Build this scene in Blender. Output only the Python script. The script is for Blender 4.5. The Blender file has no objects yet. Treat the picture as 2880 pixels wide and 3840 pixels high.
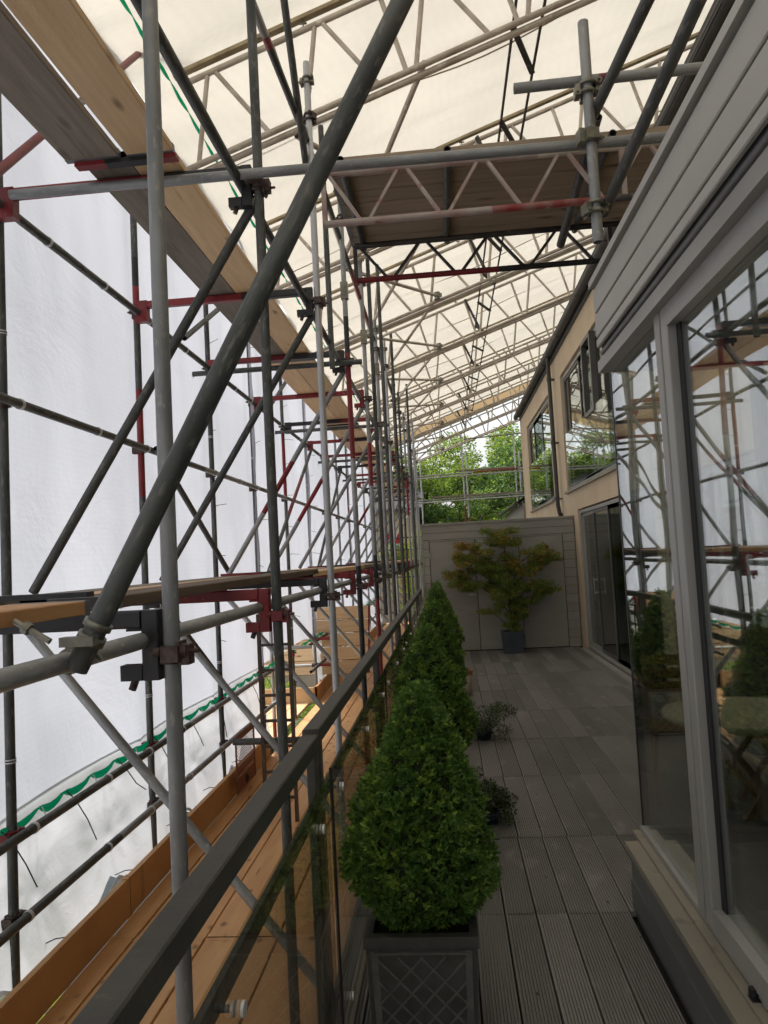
import bpy, math, random
import numpy as np
from mathutils import Vector, Matrix
R = math.radians
random.seed(7); rng = np.random.default_rng(7)
scene = bpy.context.scene
COL = scene.collection

# ------------------------------------------------------------------ camera, world, sun, exposure
cam_d = bpy.data.cameras.new('camera'); cam = bpy.data.objects.new('camera', cam_d); COL.objects.link(cam)
cam_d.sensor_fit = 'HORIZONTAL'; cam_d.sensor_width = 36; cam_d.lens = 34.725
cam_d.clip_start = 0.05; cam_d.clip_end = 1500
cam.matrix_world = Matrix(((0.99505, 0.05776, 0.08085, 0), (0.08415, -0.0573, -0.9948, 0),
                           (-0.05282, 0.99669, -0.06187, 1.66), (0, 0, 0, 1)))
scene.camera = cam
SUN_EL, SUN_AZ = 52.0, -58.0       # azimuth from +Y towards +X
world = bpy.data.worlds.new('World'); scene.world = world; world.use_nodes = True
wn = world.node_tree.nodes; wl = world.node_tree.links
for n in list(wn): wn.remove(n)
wo = wn.new('ShaderNodeOutputWorld'); bg = wn.new('ShaderNodeBackground'); sky = wn.new('ShaderNodeTexSky')
hs = wn.new('ShaderNodeHueSaturation')
sky.sky_type = 'NISHITA'; sky.sun_disc = False; sky.sun_elevation = R(SUN_EL); sky.sun_rotation = R(SUN_AZ)
sky.dust_density = 4.0; sky.air_density = 1.2
hs.inputs['Saturation'].default_value = 0.25
bg.inputs['Strength'].default_value = 0.15
wl.new(sky.outputs[0], hs.inputs['Color']); wl.new(hs.outputs[0], bg.inputs['Color']); wl.new(bg.outputs[0], wo.inputs['Surface'])
sd = bpy.data.lights.new('sun', 'SUN'); sun = bpy.data.objects.new('sun', sd); COL.objects.link(sun)
sd.energy = 2.2; sd.angle = R(11); sd.color = (1, .95, .88)
sv = Vector((math.sin(R(SUN_AZ))*math.cos(R(SUN_EL)), math.cos(R(SUN_AZ))*math.cos(R(SUN_EL)), math.sin(R(SUN_EL))))
sun.rotation_euler = sv.to_track_quat('Z', 'Y').to_euler(); sun.location = (-20, 20, 30)
scene.view_settings.view_transform = 'Standard'; scene.view_settings.look = 'None'
scene.view_settings.gamma = 1; scene.view_settings.use_curve_mapping = False
scene.view_settings.exposure = 0.7
try:
    scene.cycles.max_bounces = 10; scene.cycles.transparent_max_bounces = 16
    scene.cycles.transmission_bounces = 8; scene.cycles.glossy_bounces = 5; scene.cycles.diffuse_bounces = 5
except Exception: pass

# ------------------------------------------------------------------ materials
def newmat(name):
    m = bpy.data.materials.new(name); m.use_nodes = True
    return m, m.node_tree.nodes, m.node_tree.links, m.node_tree.nodes['Principled BSDF']
def mat(name, c1, c2=None, scale=6, rough=.6, metal=0, bump=0, bscale=None, stretch=(1, 1, 1), vary=0.0, lo=.35, hi=.65, c3=None, s3=30, a3=.5, rough2=None, detail=6, spec=.5, knots=None):
    m, n, l, p = newmat(name)
    p.inputs['Roughness'].default_value = rough; p.inputs['Metallic'].default_value = metal
    try: p.inputs['Specular IOR Level'].default_value = spec
    except Exception: pass
    tc = n.new('ShaderNodeTexCoord'); mp = n.new('ShaderNodeMapping'); mp.inputs['Scale'].default_value = stretch
    oi = n.new('ShaderNodeObjectInfo'); vm = n.new('ShaderNodeVectorMath'); vm.operation = 'SCALE'
    ad = n.new('ShaderNodeVectorMath'); ad.operation = 'ADD'
    cx = n.new('ShaderNodeCombineXYZ')
    ml = n.new('ShaderNodeMath'); ml.operation = 'MULTIPLY'; ml.inputs[1].default_value = 37.0
    l.new(oi.outputs['Random'], ml.inputs[0]); l.new(ml.outputs[0], cx.inputs[0]); l.new(ml.outputs[0], cx.inputs[1]); l.new(ml.outputs[0], cx.inputs[2])
    l.new(tc.outputs['Object'], ad.inputs[0]); l.new(cx.outputs[0], ad.inputs[1]); l.new(ad.outputs[0], mp.inputs['Vector'])
    nz = n.new('ShaderNodeTexNoise'); nz.inputs['Scale'].default_value = scale; nz.inputs['Detail'].default_value = detail
    l.new(mp.outputs[0], nz.inputs['Vector'])
    rp = n.new('ShaderNodeValToRGB'); rp.color_ramp.elements[0].position = lo; rp.color_ramp.elements[1].position = hi
    c2 = c2 or tuple(x*.85 for x in c1)
    rp.color_ramp.elements[0].color = (*c1, 1); rp.color_ramp.elements[1].color = (*c2, 1)
    l.new(nz.outputs[0], rp.inputs[0]); out = rp.outputs[0]
    if c3:
        n3 = n.new('ShaderNodeTexNoise'); n3.inputs['Scale'].default_value = s3; n3.inputs['Detail'].default_value = 4; l.new(mp.outputs[0], n3.inputs['Vector'])
        r3 = n.new('ShaderNodeValToRGB'); r3.color_ramp.elements[0].position = a3; r3.color_ramp.elements[1].position = min(1, a3+.12)
        l.new(n3.outputs[0], r3.inputs[0])
        mx = n.new('ShaderNodeMix'); mx.data_type = 'RGBA'; l.new(r3.outputs[0], mx.inputs['Factor']); l.new(out, mx.inputs['A']); mx.inputs['B'].default_value = (*c3, 1)
        out = mx.outputs['Result']
    if knots:
        mk = n.new('ShaderNodeMapping'); mk.inputs['Scale'].default_value = knots; l.new(ad.outputs[0], mk.inputs[0])
        vo = n.new('ShaderNodeTexVoronoi'); vo.inputs['Scale'].default_value = 1; l.new(mk.outputs[0], vo.inputs['Vector'])
        rk = n.new('ShaderNodeValToRGB'); rk.color_ramp.elements[0].position = .05; rk.color_ramp.elements[1].position = .17
        rk.color_ramp.elements[0].color = (.22, .16, .12, 1); rk.color_ramp.elements[1].color = (1, 1, 1, 1)
        l.new(vo.outputs['Distance'], rk.inputs[0]); mm = n.new('ShaderNodeMix'); mm.data_type = 'RGBA'; mm.blend_type = 'MULTIPLY'; mm.inputs['Factor'].default_value = .8
        l.new(out, mm.inputs['A']); l.new(rk.outputs[0], mm.inputs['B']); out = mm.outputs['Result']
    if vary:
        h = n.new('ShaderNodeHueSaturation'); mr = n.new('ShaderNodeMapRange'); mr.inputs['To Min'].default_value = 1-vary; mr.inputs['To Max'].default_value = 1+vary
        l.new(oi.outputs['Random'], mr.inputs[0]); l.new(mr.outputs[0], h.inputs['Value']); l.new(out, h.inputs['Color']); out = h.outputs[0]
    l.new(out, p.inputs['Base Color'])
    if rough2 is not None:
        mr = n.new('ShaderNodeMapRange'); mr.inputs['To Min'].default_value = rough; mr.inputs['To Max'].default_value = rough2
        l.new(nz.outputs[0], mr.inputs[0]); l.new(mr.outputs[0], p.inputs['Roughness'])
    if bump:
        b = n.new('ShaderNodeBump'); b.inputs['Strength'].default_value = bump; b.inputs['Distance'].default_value = .01
        nb = n.new('ShaderNodeTexNoise'); nb.inputs['Scale'].default_value = bscale or scale*3; nb.inputs['Detail'].default_value = 4
        l.new(mp.outputs[0], nb.inputs['Vector']); l.new(nb.outputs[0], b.inputs['Height']); l.new(b.outputs[0], p.inputs['Normal'])
    return m
galv = mat('galvanised_steel', (.37, .38, .385), (.24, .25, .255), 9, .42, .45, .12, 60, (1, 1, .35), .22, c3=(.42, .42, .40), s3=75, a3=.58, rough2=.6)
galv_old = mat('weathered_steel', (.11, .115, .11), (.065, .07, .068), 11, .45, .4, .2, 50, (1, 1, .3), .15, c3=(.17, .165, .15), s3=60, a3=.55, rough2=.7)
galv_new = mat('bright_steel', (.58, .59, .6), (.40, .41, .42), 8, .35, .55, .08, 60, (1, 1, .3), .12, rough2=.5)
redp = mat('red_paint', (.24, .018, .022), (.17, .012, .018), 12, .45, 0, .15, 60, c3=(.30, .2, .18), s3=26, a3=.66, vary=.15)
blackp = mat('black_paint', (.018, .018, .02), (.03, .03, .033), 10, .45, .1, .15, 60, c3=(.14, .13, .12), s3=30, a3=.68)
chip_m = mat('chipped_pink_paint', (.42, .37, .33), (.34, .22, .2), 7, .55, .1, .2, 60, c3=(.26, .05, .05), s3=11, a3=.62)
redchip_m = mat('chipped_red_paint', (.26, .03, .03), (.32, .16, .14), 9, .5, .1, .2, 60, c3=(.40, .36, .32), s3=13, a3=.56)
blackchip_m = mat('chipped_black_paint', (.04, .04, .042), (.10, .09, .085), 9, .5, .1, .2, 60, c3=(.40, .36, .32), s3=13, a3=.55)
yelp = mat('yellow_paint', (.5, .28, .02), (.42, .22, .02), 10, .5)
zincy = mat('passivated_zinc', (.27, .26, .21), (.16, .155, .13), 30, .4, .6, .2, 80)
rusty = mat('rusty_fitting', (.06, .03, .025), (.11, .09, .08), 30, .6, .4, .3, 80)
alu_beam = mat('dusty_aluminium', (.58, .52, .44), (.40, .34, .275), 5, .5, .25, .12, 40, (1, 1, 1), .1, c3=(.66, .62, .55), s3=12, a3=.6, rough2=.6)
alu_track = mat('sheet_track', (.42, .35, .22), (.28, .22, .13), 8, .5, .3)
dark_strut = mat('dark_strut', (.05, .045, .042), (.09, .085, .08), 8, .55, .3, c3=(.3, .29, .26), s3=9, a3=.64)
rail_m = mat('grey_green_railing', (.055, .055, .048), (.078, .076, .064), 14, .42, .1, .1, 90, c3=(.10, .095, .075), s3=38, a3=.62, rough2=.6)
frame_m = mat('grey_window_frame', (.27, .267, .25), (.305, .30, .28), 3, .4, .05, .03, 60)
frame_dark = mat('anthracite_frame', (.075, .075, .073), (.095, .095, .092), 3, .4, .1)
seal_m = mat('black_seal', (.008, .008, .01), (.012, .012, .014), 5, .5)
clad_m = mat('fascia_board', (.35, .34, .315), (.385, .375, .345), 2.5, .5, 0, .05, 50, vary=.05)
sill_m = mat('sill_metal', (.28, .245, .19), (.22, .2, .16), 4, .5, .1, .05, 60, c3=(.17, .15, .12), s3=14, a3=.6)
plinth_m = mat('plinth_panel', (.12, .12, .12), (.1, .1, .1), 3, .5, 0, .03, 60)
render_m = mat('cream_render', (.60, .49, .35), (.54, .43, .30), 1.3, .85, 0, .25, 120, (1, 1, .6), c3=(.47, .35, .225), s3=1.7, a3=.62)
render_far = mat('pale_brickwork', (.62, .50, .38), (.55, .43, .31), 2, .85, 0, .2, 60)
fence_m = mat('painted_timber', (.27, .262, .235), (.30, .29, .26), 2.5, .6, 0, .15, 60, (1, 1, 3), .06, c3=(.235, .225, .20), s3=5, a3=.64)
deck_m = mat('composite_decking', (.22, .21, .196), (.16, .152, .142), 1.6, .75, 0, .3, 90, (1.2, .5, 1), .2, .3, .7, c3=(.27, .255, .235), s3=6, a3=.62)
dark_m = mat('dark_void', (.012, .012, .012), None, 3, .9)
wood_n = mat('fresh_scaffold_board', (.76, .53, .30), (.64, .42, .22), 3.2, .65, 0, .2, 30, (9, .7, 9), .12, .3, .7, c3=(.24, .12, .05), s3=2.0, a3=.70, knots=(7, 2.6, 7))
wood_g = mat('weathered_scaffold_board', (.30, .255, .205), (.20, .165, .13), 3, .75, 0, .3, 30, (9, .6, 9), .15, .3, .7, c3=(.09, .075, .06), s3=2.2, a3=.62, knots=(6, 2.2, 6))
wood_d = mat('shaded_brown_board', (.17, .115, .075), (.11, .075, .05), 3, .75, 0, .3, 30, (9, .6, 9), .1, .3, .7, c3=(.30, .2, .12), s3=2.2, a3=.6)  # weathered brown, with the board's shadow-side darkness put into the colour
wood_b = mat('brown_gallery_board', (.36, .28, .20), (.27, .205, .145), 3, .75, 0, .3, 30, (9, .6, 9), .12, .3, .7, c3=(.15, .11, .08), s3=2.2, a3=.66, knots=(6, 2.2, 6))
wood_o = mat('orange_platform_board', (.74, .42, .18), (.60, .30, .115), 2.2, .6, 0, .15, 30, (6, .7, 6), .10, .3, .7, c3=(.24, .10, .04), s3=3.6, a3=.66, knots=(6.5, 4.4, 6.5))
wood_t = mat('toe_board_timber', (.58, .32, .13), (.44, .22, .08), 2.2, .6, 0, .2, 30, (6, .8, 6), .12, .3, .7, c3=(.12, .05, .02), s3=4, a3=.7, knots=(5, 3.1, .7))
strap_m = mat('metal_strap', (.25, .26, .27), (.18, .18, .19), 14, .45, .6)
gut_m = mat('dark_gutter', (.035, .035, .033), (.055, .053, .05), 8, .5, 0, .1, 40)
tile_m = mat('dark_roof_tile', (.05, .048, .046), (.07, .066, .06), 6, .8, 0, .3, 30)
lead_m = mat('faux_lead_planter', (.06, .06, .056), (.085, .083, .08), 12, .45, .3, .2, 60, c3=(.11, .108, .1), s3=18, a3=.64)
lead_hi = mat('worn_lead_relief', (.17, .165, .155), (.11, .108, .1), 20, .45, .3)
slate_m = mat('blue_grey_pot', (.035, .045, .06), (.05, .06, .075), 10, .6, 0, .2, 60)
terra_m = mat('terracotta', (.45, .24, .12), (.36, .18, .09), 8, .7)
creamp_m = mat('cream_glaze', (.5, .44, .33), (.4, .35, .27), 5, .5)
soil_m = mat('soil', (.02, .014, .01), (.035, .025, .018), 40, .95, 0, .5, 90)
bark_m = mat('bark', (.05, .038, .028), (.08, .062, .048), 12, .85, 0, .4, 40)
steel_h = mat('steel_handle', (.55, .55, .53), (.5, .5, .48), 10, .3, .9)
button_m = mat('steel_button', (.8, .8, .8), (.75, .75, .74), 10, .25, .3)
tableyel = mat('cream_table_top', (.75, .68, .45), (.70, .62, .40), 5, .35)
chairwood = mat('oiled_hardwood', (.30, .16, .05), (.22, .11, .035), 8, .5, 0, .1, 40, (1, 1, 6))
floor_m = mat('sage_carpet', (.26, .265, .20), (.23, .235, .175), 30, .9, 0, .2, 200)
plaster_m = mat('interior_plaster', (.45, .44, .4), (.42, .41, .37), 3, .9)
tie_w = mat('white_tie', (.7, .7, .72), (.62, .62, .64), 10, .5)
tie_b = mat('black_tie', (.012, .012, .012), None, 10, .5)
ground_m = mat('garden_ground', (.05, .075, .03), (.09, .085, .06), .35, .95, 0, .3, 8, lo=.4, hi=.6)
guard_m = mat('rusty_orange_guard', (.26, .085, .04), (.17, .055, .03), 12, .6, .2, .2, 50)
ladder_m = mat('ladder_steel', (.07, .05, .035), (.11, .08, .055), 12, .55, .4)
white_b = mat('white_banner', (.75, .76, .8), (.7, .71, .77), 2, .6)
blue_b = mat('blue_print', (.16, .33, .7), (.2, .38, .72), 3, .6)
redsoft = mat('red_banner', (.42, .02, .03), (.36, .015, .025), 5, .6)
paleblue = mat('pale_blue_roof', (.42, .47, .53), (.36, .41, .48), 3, .5, .2)

def leafmat(name, c1, c2, trans=.35, rough=.45):
    m, n, l, p = newmat(name)
    p.inputs['Roughness'].default_value = rough
    g = n.new('ShaderNodeNewGeometry'); rp = n.new('ShaderNodeValToRGB')
    rp.color_ramp.elements[0].color = (*c1, 1); rp.color_ramp.elements[1].color = (*c2, 1)
    l.new(g.outputs['Random Per Island'], rp.inputs[0]); l.new(rp.outputs[0], p.inputs['Base Color'])
    t = n.new('ShaderNodeBsdfTranslucent'); mx = n.new('ShaderNodeMixShader'); mx.inputs[0].default_value = trans
    l.new(rp.outputs[0], t.inputs['Color']); l.new(p.outputs[0], mx.inputs[1]); l.new(t.outputs[0], mx.inputs[2])
    l.new(mx.outputs[0], n['Material Output'].inputs['Surface'])
    return m
box_leaf = leafmat('box_leaves', (.06, .14, .022), (.14, .25, .045))
box_leaf2 = leafmat('young_box_leaves', (.19, .32, .045), (.28, .40, .07))
shrub_leaf = leafmat('dull_shrub_leaves', (.03, .045, .02), (.06, .075, .035))
flower_m = leafmat('pink_flowers', (.35, .25, .33), (.45, .36, .42))
map_g = leafmat('maple_green', (.12, .19, .035), (.21, .28, .05), .4)
map_o = leafmat('maple_orange', (.36, .22, .035), (.44, .27, .05), .4)
map_r = leafmat('maple_russet', (.38, .14, .03), (.45, .18, .04), .45)
tree_l = leafmat('beech_leaves', (.18, .30, .035), (.36, .48, .08), .55)
tree_y = leafmat('yellow_green_leaves', (.24, .34, .04), (.36, .44, .07), .5)
tree_d = leafmat('dark_leaves', (.045, .10, .025), (.09, .17, .04), .4)
tree_p = leafmat('pine_leaves', (.12, .25, .10), (.2, .34, .14), .4)

def sheetmat(name, col, trans, creases, cscale=4.0):
    m, n, l, p = newmat(name); n.remove(p)
    tc = n.new('ShaderNodeTexCoord')
    nz = n.new('ShaderNodeTexNoise'); nz.inputs['Scale'].default_value = .9; nz.inputs['Detail'].default_value = 5
    mp = n.new('ShaderNodeMapping'); mp.inputs['Scale'].default_value = (1, 1, .5); l.new(tc.outputs['Object'], mp.inputs[0]); l.new(mp.outputs[0], nz.inputs['Vector'])
    rp = n.new('ShaderNodeValToRGB'); rp.color_ramp.elements[0].position = .3; rp.color_ramp.elements[1].position = .7
    rp.color_ramp.elements[0].color = (*[c*.86 for c in col], 1); rp.color_ramp.elements[1].color = (*col, 1)
    l.new(nz.outputs[0], rp.inputs[0])
    # woven scrim: fine threads
    wv = n.new('ShaderNodeTexWave'); wv.inputs['Scale'].default_value = 9; wv.bands_direction = 'Z'; wv.inputs['Distortion'].default_value = 1.5; wv.inputs['Detail'].default_value = 3
    l.new(tc.outputs['Object'], wv.inputs['Vector'])
    mx = n.new('ShaderNodeMix'); mx.data_type = 'RGBA'; mx.blend_type = 'MULTIPLY'; mx.inputs['Factor'].default_value = .02
    l.new(rp.outputs[0], mx.inputs['A']); l.new(wv.outputs['Color'], mx.inputs['B'])
    b = n.new('ShaderNodeBump'); b.inputs['Strength'].default_value = creases; b.inputs['Distance'].default_value = .03
    n2 = n.new('ShaderNodeTexNoise'); n2.inputs['Scale'].default_value = cscale; n2.inputs['Detail'].default_value = 7; n2.inputs['Roughness'].default_value = .62
    try: n2.inputs['Distortion'].default_value = .6
    except Exception: pass
    l.new(tc.outputs['Object'], n2.inputs['Vector']); l.new(n2.outputs[0], b.inputs['Height'])
    t = n.new('ShaderNodeBsdfTranslucent'); d = n.new('ShaderNodeBsdfDiffuse'); g = n.new('ShaderNodeBsdfGlossy'); g.inputs['Roughness'].default_value = .35
    for s in (t, d): l.new(mx.outputs['Result'], s.inputs['Color']); l.new(b.outputs[0], s.inputs['Normal'])
    l.new(b.outputs[0], g.inputs['Normal'])
    m1 = n.new('ShaderNodeMixShader'); m1.inputs[0].default_value = trans; l.new(d.outputs[0], m1.inputs[1]); l.new(t.outputs[0], m1.inputs[2])
    m2 = n.new('ShaderNodeMixShader'); m2.inputs[0].default_value = .05; l.new(m1.outputs[0], m2.inputs[1]); l.new(g.outputs[0], m2.inputs[2])
    l.new(m2.outputs[0], n['Material Output'].inputs['Surface'])
    return m
sheet_m = sheetmat('white_scaffold_sheeting', (.68, .70, .78), .60, .5, 1.5)
sheet_low = sheetmat('loose_white_sheeting', (.70, .71, .75), .6, .3)
roof_m = sheetmat('cream_roof_sheeting', (.565, .525, .445), .64, .8, 2.0)
roof_tan = sheetmat('tan_roof_sheeting', (.44, .31, .17), .5, .2)  # darker tan, less translucent sheeting for the far end of the roof
green_m = sheetmat('green_reinforcing_band', (.0, .46, .21), .6, .3)

def glassmat(name, tint, ior, wob=.0, wscale=1.2, reflect=(.92, .95, .95)):
    m, n, l, p = newmat(name); n.remove(p)
    tr = n.new('ShaderNodeBsdfTransparent'); tr.inputs['Color'].default_value = (*tint, 1)
    g = n.new('ShaderNodeBsdfGlossy'); g.inputs['Roughness'].default_value = .0; g.inputs['Color'].default_value = (*reflect, 1)
    gg = n.new('ShaderNodeNewGeometry'); dt = n.new('ShaderNodeVectorMath'); dt.operation = 'DOT_PRODUCT'
    l.new(gg.outputs['Incoming'], dt.inputs[0]); l.new(gg.outputs['Normal'], dt.inputs[1])
    ab = n.new('ShaderNodeMath'); ab.operation = 'ABSOLUTE'; l.new(dt.outputs['Value'], ab.inputs[0])
    om = n.new('ShaderNodeMath'); om.operation = 'SUBTRACT'; om.inputs[0].default_value = 1; l.new(ab.outputs[0], om.inputs[1])
    pw = n.new('ShaderNodeMath'); pw.operation = 'POWER'; l.new(om.outputs[0], pw.inputs[0]); pw.inputs[1].default_value = 5
    R0 = ((ior-1)/(ior+1))**2
    fr = n.new('ShaderNodeMath'); fr.operation = 'MULTIPLY_ADD'; l.new(pw.outputs[0], fr.inputs[0]); fr.inputs[1].default_value = 1-R0; fr.inputs[2].default_value = R0
    mx = n.new('ShaderNodeMixShader'); l.new(fr.outputs[0], mx.inputs[0]); l.new(tr.outputs[0], mx.inputs[1]); l.new(g.outputs[0], mx.inputs[2])
    if wob:
        tc = n.new('ShaderNodeTexCoord'); nz = n.new('ShaderNodeTexNoise'); nz.inputs['Scale'].default_value = wscale; nz.inputs['Detail'].default_value = 1
        oi = n.new('ShaderNodeObjectInfo'); ad = n.new('ShaderNodeVectorMath'); ad.operation = 'ADD'; l.new(tc.outputs['Object'], ad.inputs[0]); l.new(oi.outputs['Location'], ad.inputs[1])
        l.new(ad.outputs[0], nz.inputs['Vector'])
        b = n.new('ShaderNodeBump'); b.inputs['Strength'].default_value = wob; b.inputs['Distance'].default_value = .1
        l.new(nz.outputs[0], b.inputs['Height']); l.new(b.outputs[0], g.inputs['Normal'])
    l.new(mx.outputs[0], n['Material Output'].inputs['Surface'])
    return m
glass_box = glassmat('coated_glazing', (.95, .96, .95), 2.8, .016, 1.6)
glass_box2 = glassmat('inner_glazing', (.95, .96, .94), 1.6, .018, 1.3)
glass_win = glassmat('window_glazing', (.62, .66, .63), 2.6, .04, .9)
glass_rail = glassmat('grey_tinted_balustrade_glass', (.94, .935, .88), 1.42, .0)
glass_clear = glassmat('clear_glass', (.93, .96, .94), 1.5, .0)

# ------------------------------------------------------------------ mesh helpers
class MB:
    def __init__(s): s.v = []; s.f = []; s.mi = []; s.sm = []
    def add(s, verts, faces, mi=0, smooth=False):
        o = len(s.v); s.v += [tuple(v) for v in verts]
        s.f += [tuple(i+o for i in f) for f in faces]; s.mi += [mi]*len(faces); s.sm += [smooth]*len(faces); return s
    def box(s, x0, x1, y0, y1, z0, z1, mi=0, bev=0):
        if x0 > x1: x0, x1 = x1, x0
        if y0 > y1: y0, y1 = y1, y0
        if z0 > z1: z0, z1 = z1, z0
        V = [(x0,y0,z0),(x1,y0,z0),(x1,y1,z0),(x0,y1,z0),(x0,y0,z1),(x1,y0,z1),(x1,y1,z1),(x0,y1,z1)]
        return s.add(V, [(0,3,2,1),(4,5,6,7),(0,1,5,4),(1,2,6,5),(2,3,7,6),(3,0,4,7)], mi)
    def beam(s, p0, p1, w, h, up=(0,0,1), mi=0, bev=0.0):
        p0 = Vector(p0); p1 = Vector(p1); d = (p1-p0).normalized(); up = Vector(up)
        if abs(d.dot(up)) > .99: up = Vector((0,1,0))
        a = d.cross(up).normalized(); b = a.cross(d).normalized()
        if bev:
            k = bev; prof = [(-w/2+k,-h/2),(w/2-k,-h/2),(w/2,-h/2+k),(w/2,h/2-k),(w/2-k,h/2),(-w/2+k,h/2),(-w/2,h/2-k),(-w/2,-h/2+k)]
        else: prof = [(-w/2,-h/2),(w/2,-h/2),(w/2,h/2),(-w/2,h/2)]
        n = len(prof); V = [p0+a*x+b*y for x, y in prof]+[p1+a*x+b*y for x, y in prof]
        F = [(i, (i+1)%n, (i+1)%n+n, i+n) for i in range(n)]+[tuple(range(n))[::-1], tuple(range(n, 2*n))]
        return s.add(V, F, mi)
    def tube(s, p0, p1, r, seg=12, mi=0, hollow=False, r1=None, caps=True):
        p0 = Vector(p0); p1 = Vector(p1); d = (p1-p0).normalized(); up = Vector((0,0,1)) if abs(d.z) < .9 else Vector((0,1,0))
        a = d.cross(up).normalized(); b = a.cross(d).normalized(); r1 = r if r1 is None else r1
        c = [(math.cos(2*math.pi*i/seg), math.sin(2*math.pi*i/seg)) for i in range(seg)]
        V = [p0+(a*x+b*y)*r for x, y in c]+[p1+(a*x+b*y)*r1 for x, y in c]
        F = [(i, i+seg, (i+1)%seg+seg, (i+1)%seg) for i in range(seg)]
        s.add(V, F, mi, True)
        if hollow:
            k = .82; e = .12
            for P, Q, sg, rr in ((p0, p0+d*e, 1, r), (p1, p1-d*e, -1, r1)):
                V = [P+(a*x+b*y)*rr for x, y in c]+[P+(a*x+b*y)*rr*k for x, y in c]+[Q+(a*x+b*y)*rr*k for x, y in c]
                F = [(i, (i+1)%seg, (i+1)%seg+seg, i+seg) for i in range(seg)]+[(i+seg, (i+1)%seg+seg, (i+1)%seg+2*seg, i+2*seg) for i in range(seg)]+[tuple(range(2*seg, 3*seg))]
                s.add(V, F, mi)
        elif caps:
            s.add([p0+(a*x+b*y)*r for x, y in c], [tuple(range(seg))], mi); s.add([p1+(a*x+b*y)*r1 for x, y in c], [tuple(range(seg))[::-1]], mi)
        return s
    def path(s, pts, r, seg=6, mi=0):
        for i in range(len(pts)-1): s.tube(pts[i], pts[i+1], r, seg, mi, caps=(i in (0, len(pts)-2)))
        return s
    def lathe(s, prof, c, seg=24, mi=0):
        V = []; F = []
        for r, z in prof: V += [(c[0]+r*math.cos(2*math.pi*i/seg), c[1]+r*math.sin(2*math.pi*i/seg), c[2]+z) for i in range(seg)]
        for k in range(len(prof)-1):
            for i in range(seg): F.append((k*seg+i, k*seg+(i+1)%seg, (k+1)*seg+(i+1)%seg, (k+1)*seg+i))
        return s.add(V, F, mi, True)
    def mesh(s, name, mats):
        me = bpy.data.meshes.new(name); me.from_pydata(s.v, [], s.f)
        for m in (mats if isinstance(mats, (list, tuple)) else [mats]): me.materials.append(m)
        me.polygons.foreach_set('material_index', s.mi); me.polygons.foreach_set('use_smooth', s.sm)
        me.update(); return me
def link(name, me, parent=None, loc=None, rot=None, scale=None):
    o = bpy.data.objects.new(name, me); COL.objects.link(o)
    if parent: o.parent = parent
    if loc is not None: o.location = loc
    if rot is not None: o.rotation_euler = rot
    if scale is not None: o.scale = scale
    return o
def obj(name, mb, mats, parent=None, loc=None, rot=None): return link(name, mb.mesh(name, mats), parent, loc, rot)
def tag(o, label, cat, group=None):
    o['label'] = label; o['category'] = cat
    if group: o['group'] = group
    return o
def empty(name, label, cat, loc=(0,0,0), group=None, rot=None):
    o = link(name, None, None, loc, rot); o.empty_display_size = .1
    return tag(o, label, cat, group)
def struct(o): o['kind'] = 'structure'; return o
def stuff(o): o['kind'] = 'stuff'; return o
ORD = ['first','second','third','fourth','fifth','sixth','seventh','eighth','ninth','tenth','eleventh','twelfth','thirteenth','fourteenth','fifteenth','sixteenth','seventeenth','eighteenth','nineteenth','twentieth','twenty-first','twenty-second','twenty-third','twenty-fourth']

# grid sheet surface from a function of (u,v) index arrays
def grid(name, X, Y, Z, mats, parent=None, thick=None, smooth=True):
    nu, nv = X.shape
    V = np.stack([X.ravel(), Y.ravel(), Z.ravel()], 1)
    i = np.arange(nu-1)[:, None]*nv+np.arange(nv-1)[None, :]
    F = np.stack([i, i+nv, i+nv+1, i+1], -1).reshape(-1, 4)
    me = bpy.data.meshes.new(name); me.from_pydata(V.tolist(), [], F.tolist())
    for m in (mats if isinstance(mats, (list, tuple)) else [mats]): me.materials.append(m)
    if smooth: me.polygons.foreach_set('use_smooth', [True]*len(F))
    me.update(); return link(name, me, parent)
def snoise(shape_coords, octs, amp, seed):
    r = np.random.default_rng(seed); a, b = shape_coords; out = np.zeros_like(a)
    for (fa, fb, k) in octs:
        for _ in range(4):
            pa, pb = r.uniform(0, 6.28, 2); ja, jb = r.uniform(.6, 1.4, 2)*[fa, fb]; sg = r.choice([-1, 1])
            out += k*np.sin(a*ja+sg*b*jb+pa)*np.cos(b*jb*.7+pb)
    return out*amp

# =====================================================================================
# GROUND, TERRACE
# =====================================================================================
g = MB(); g.box(-400, 400, -200, 700, -3.6, -3.5); struct(obj('ground', g, ground_m))
terr = struct(obj('terrace_floor', MB().box(-.425, 2.2, -2.5, 13.2, -.42, -.045), dark_m))
def deckboard_mesh(L, w=.1345):
    n = 11; prof = []
    x = -w/2; pit = w/n; d = .008
    prof.append((x, -.004))
    prof.append((x+.0015, 0))
    for k in range(n):
        a = -w/2+k*pit
        if k > 0: prof += [(a-.0034, 0), (a-.0026, -d), (a+.0026, -d), (a+.0034, 0)]
    prof += [(w/2-.0015, 0), (w/2, -.004)]
    V = [(p[0], 0, p[1]) for p in prof]+[(p[0], L, p[1]) for p in prof]
    m = len(prof); F = [(i, i+1, i+1+m, i+m) for i in range(m-1)]
    b = MB().add(V, F)
    b.add([(-w/2,0,-.004),(w/2,0,-.004),(w/2,L,-.004),(-w/2,L,-.004),(-w/2,0,-.026),(w/2,0,-.026),(w/2,L,-.026),(-w/2,L,-.026)],
          [(0,1,5,4),(1,2,6,5),(2,3,7,6),(3,0,4,7),(4,5,6,7)])
    return b
rows = [-2.3, -1.15, 0.05, 1.22, 2.39, 3.55, 4.47, 5.66, 6.76, 7.95, 9.13, 10.31, 11.4, 12.84]
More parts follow.
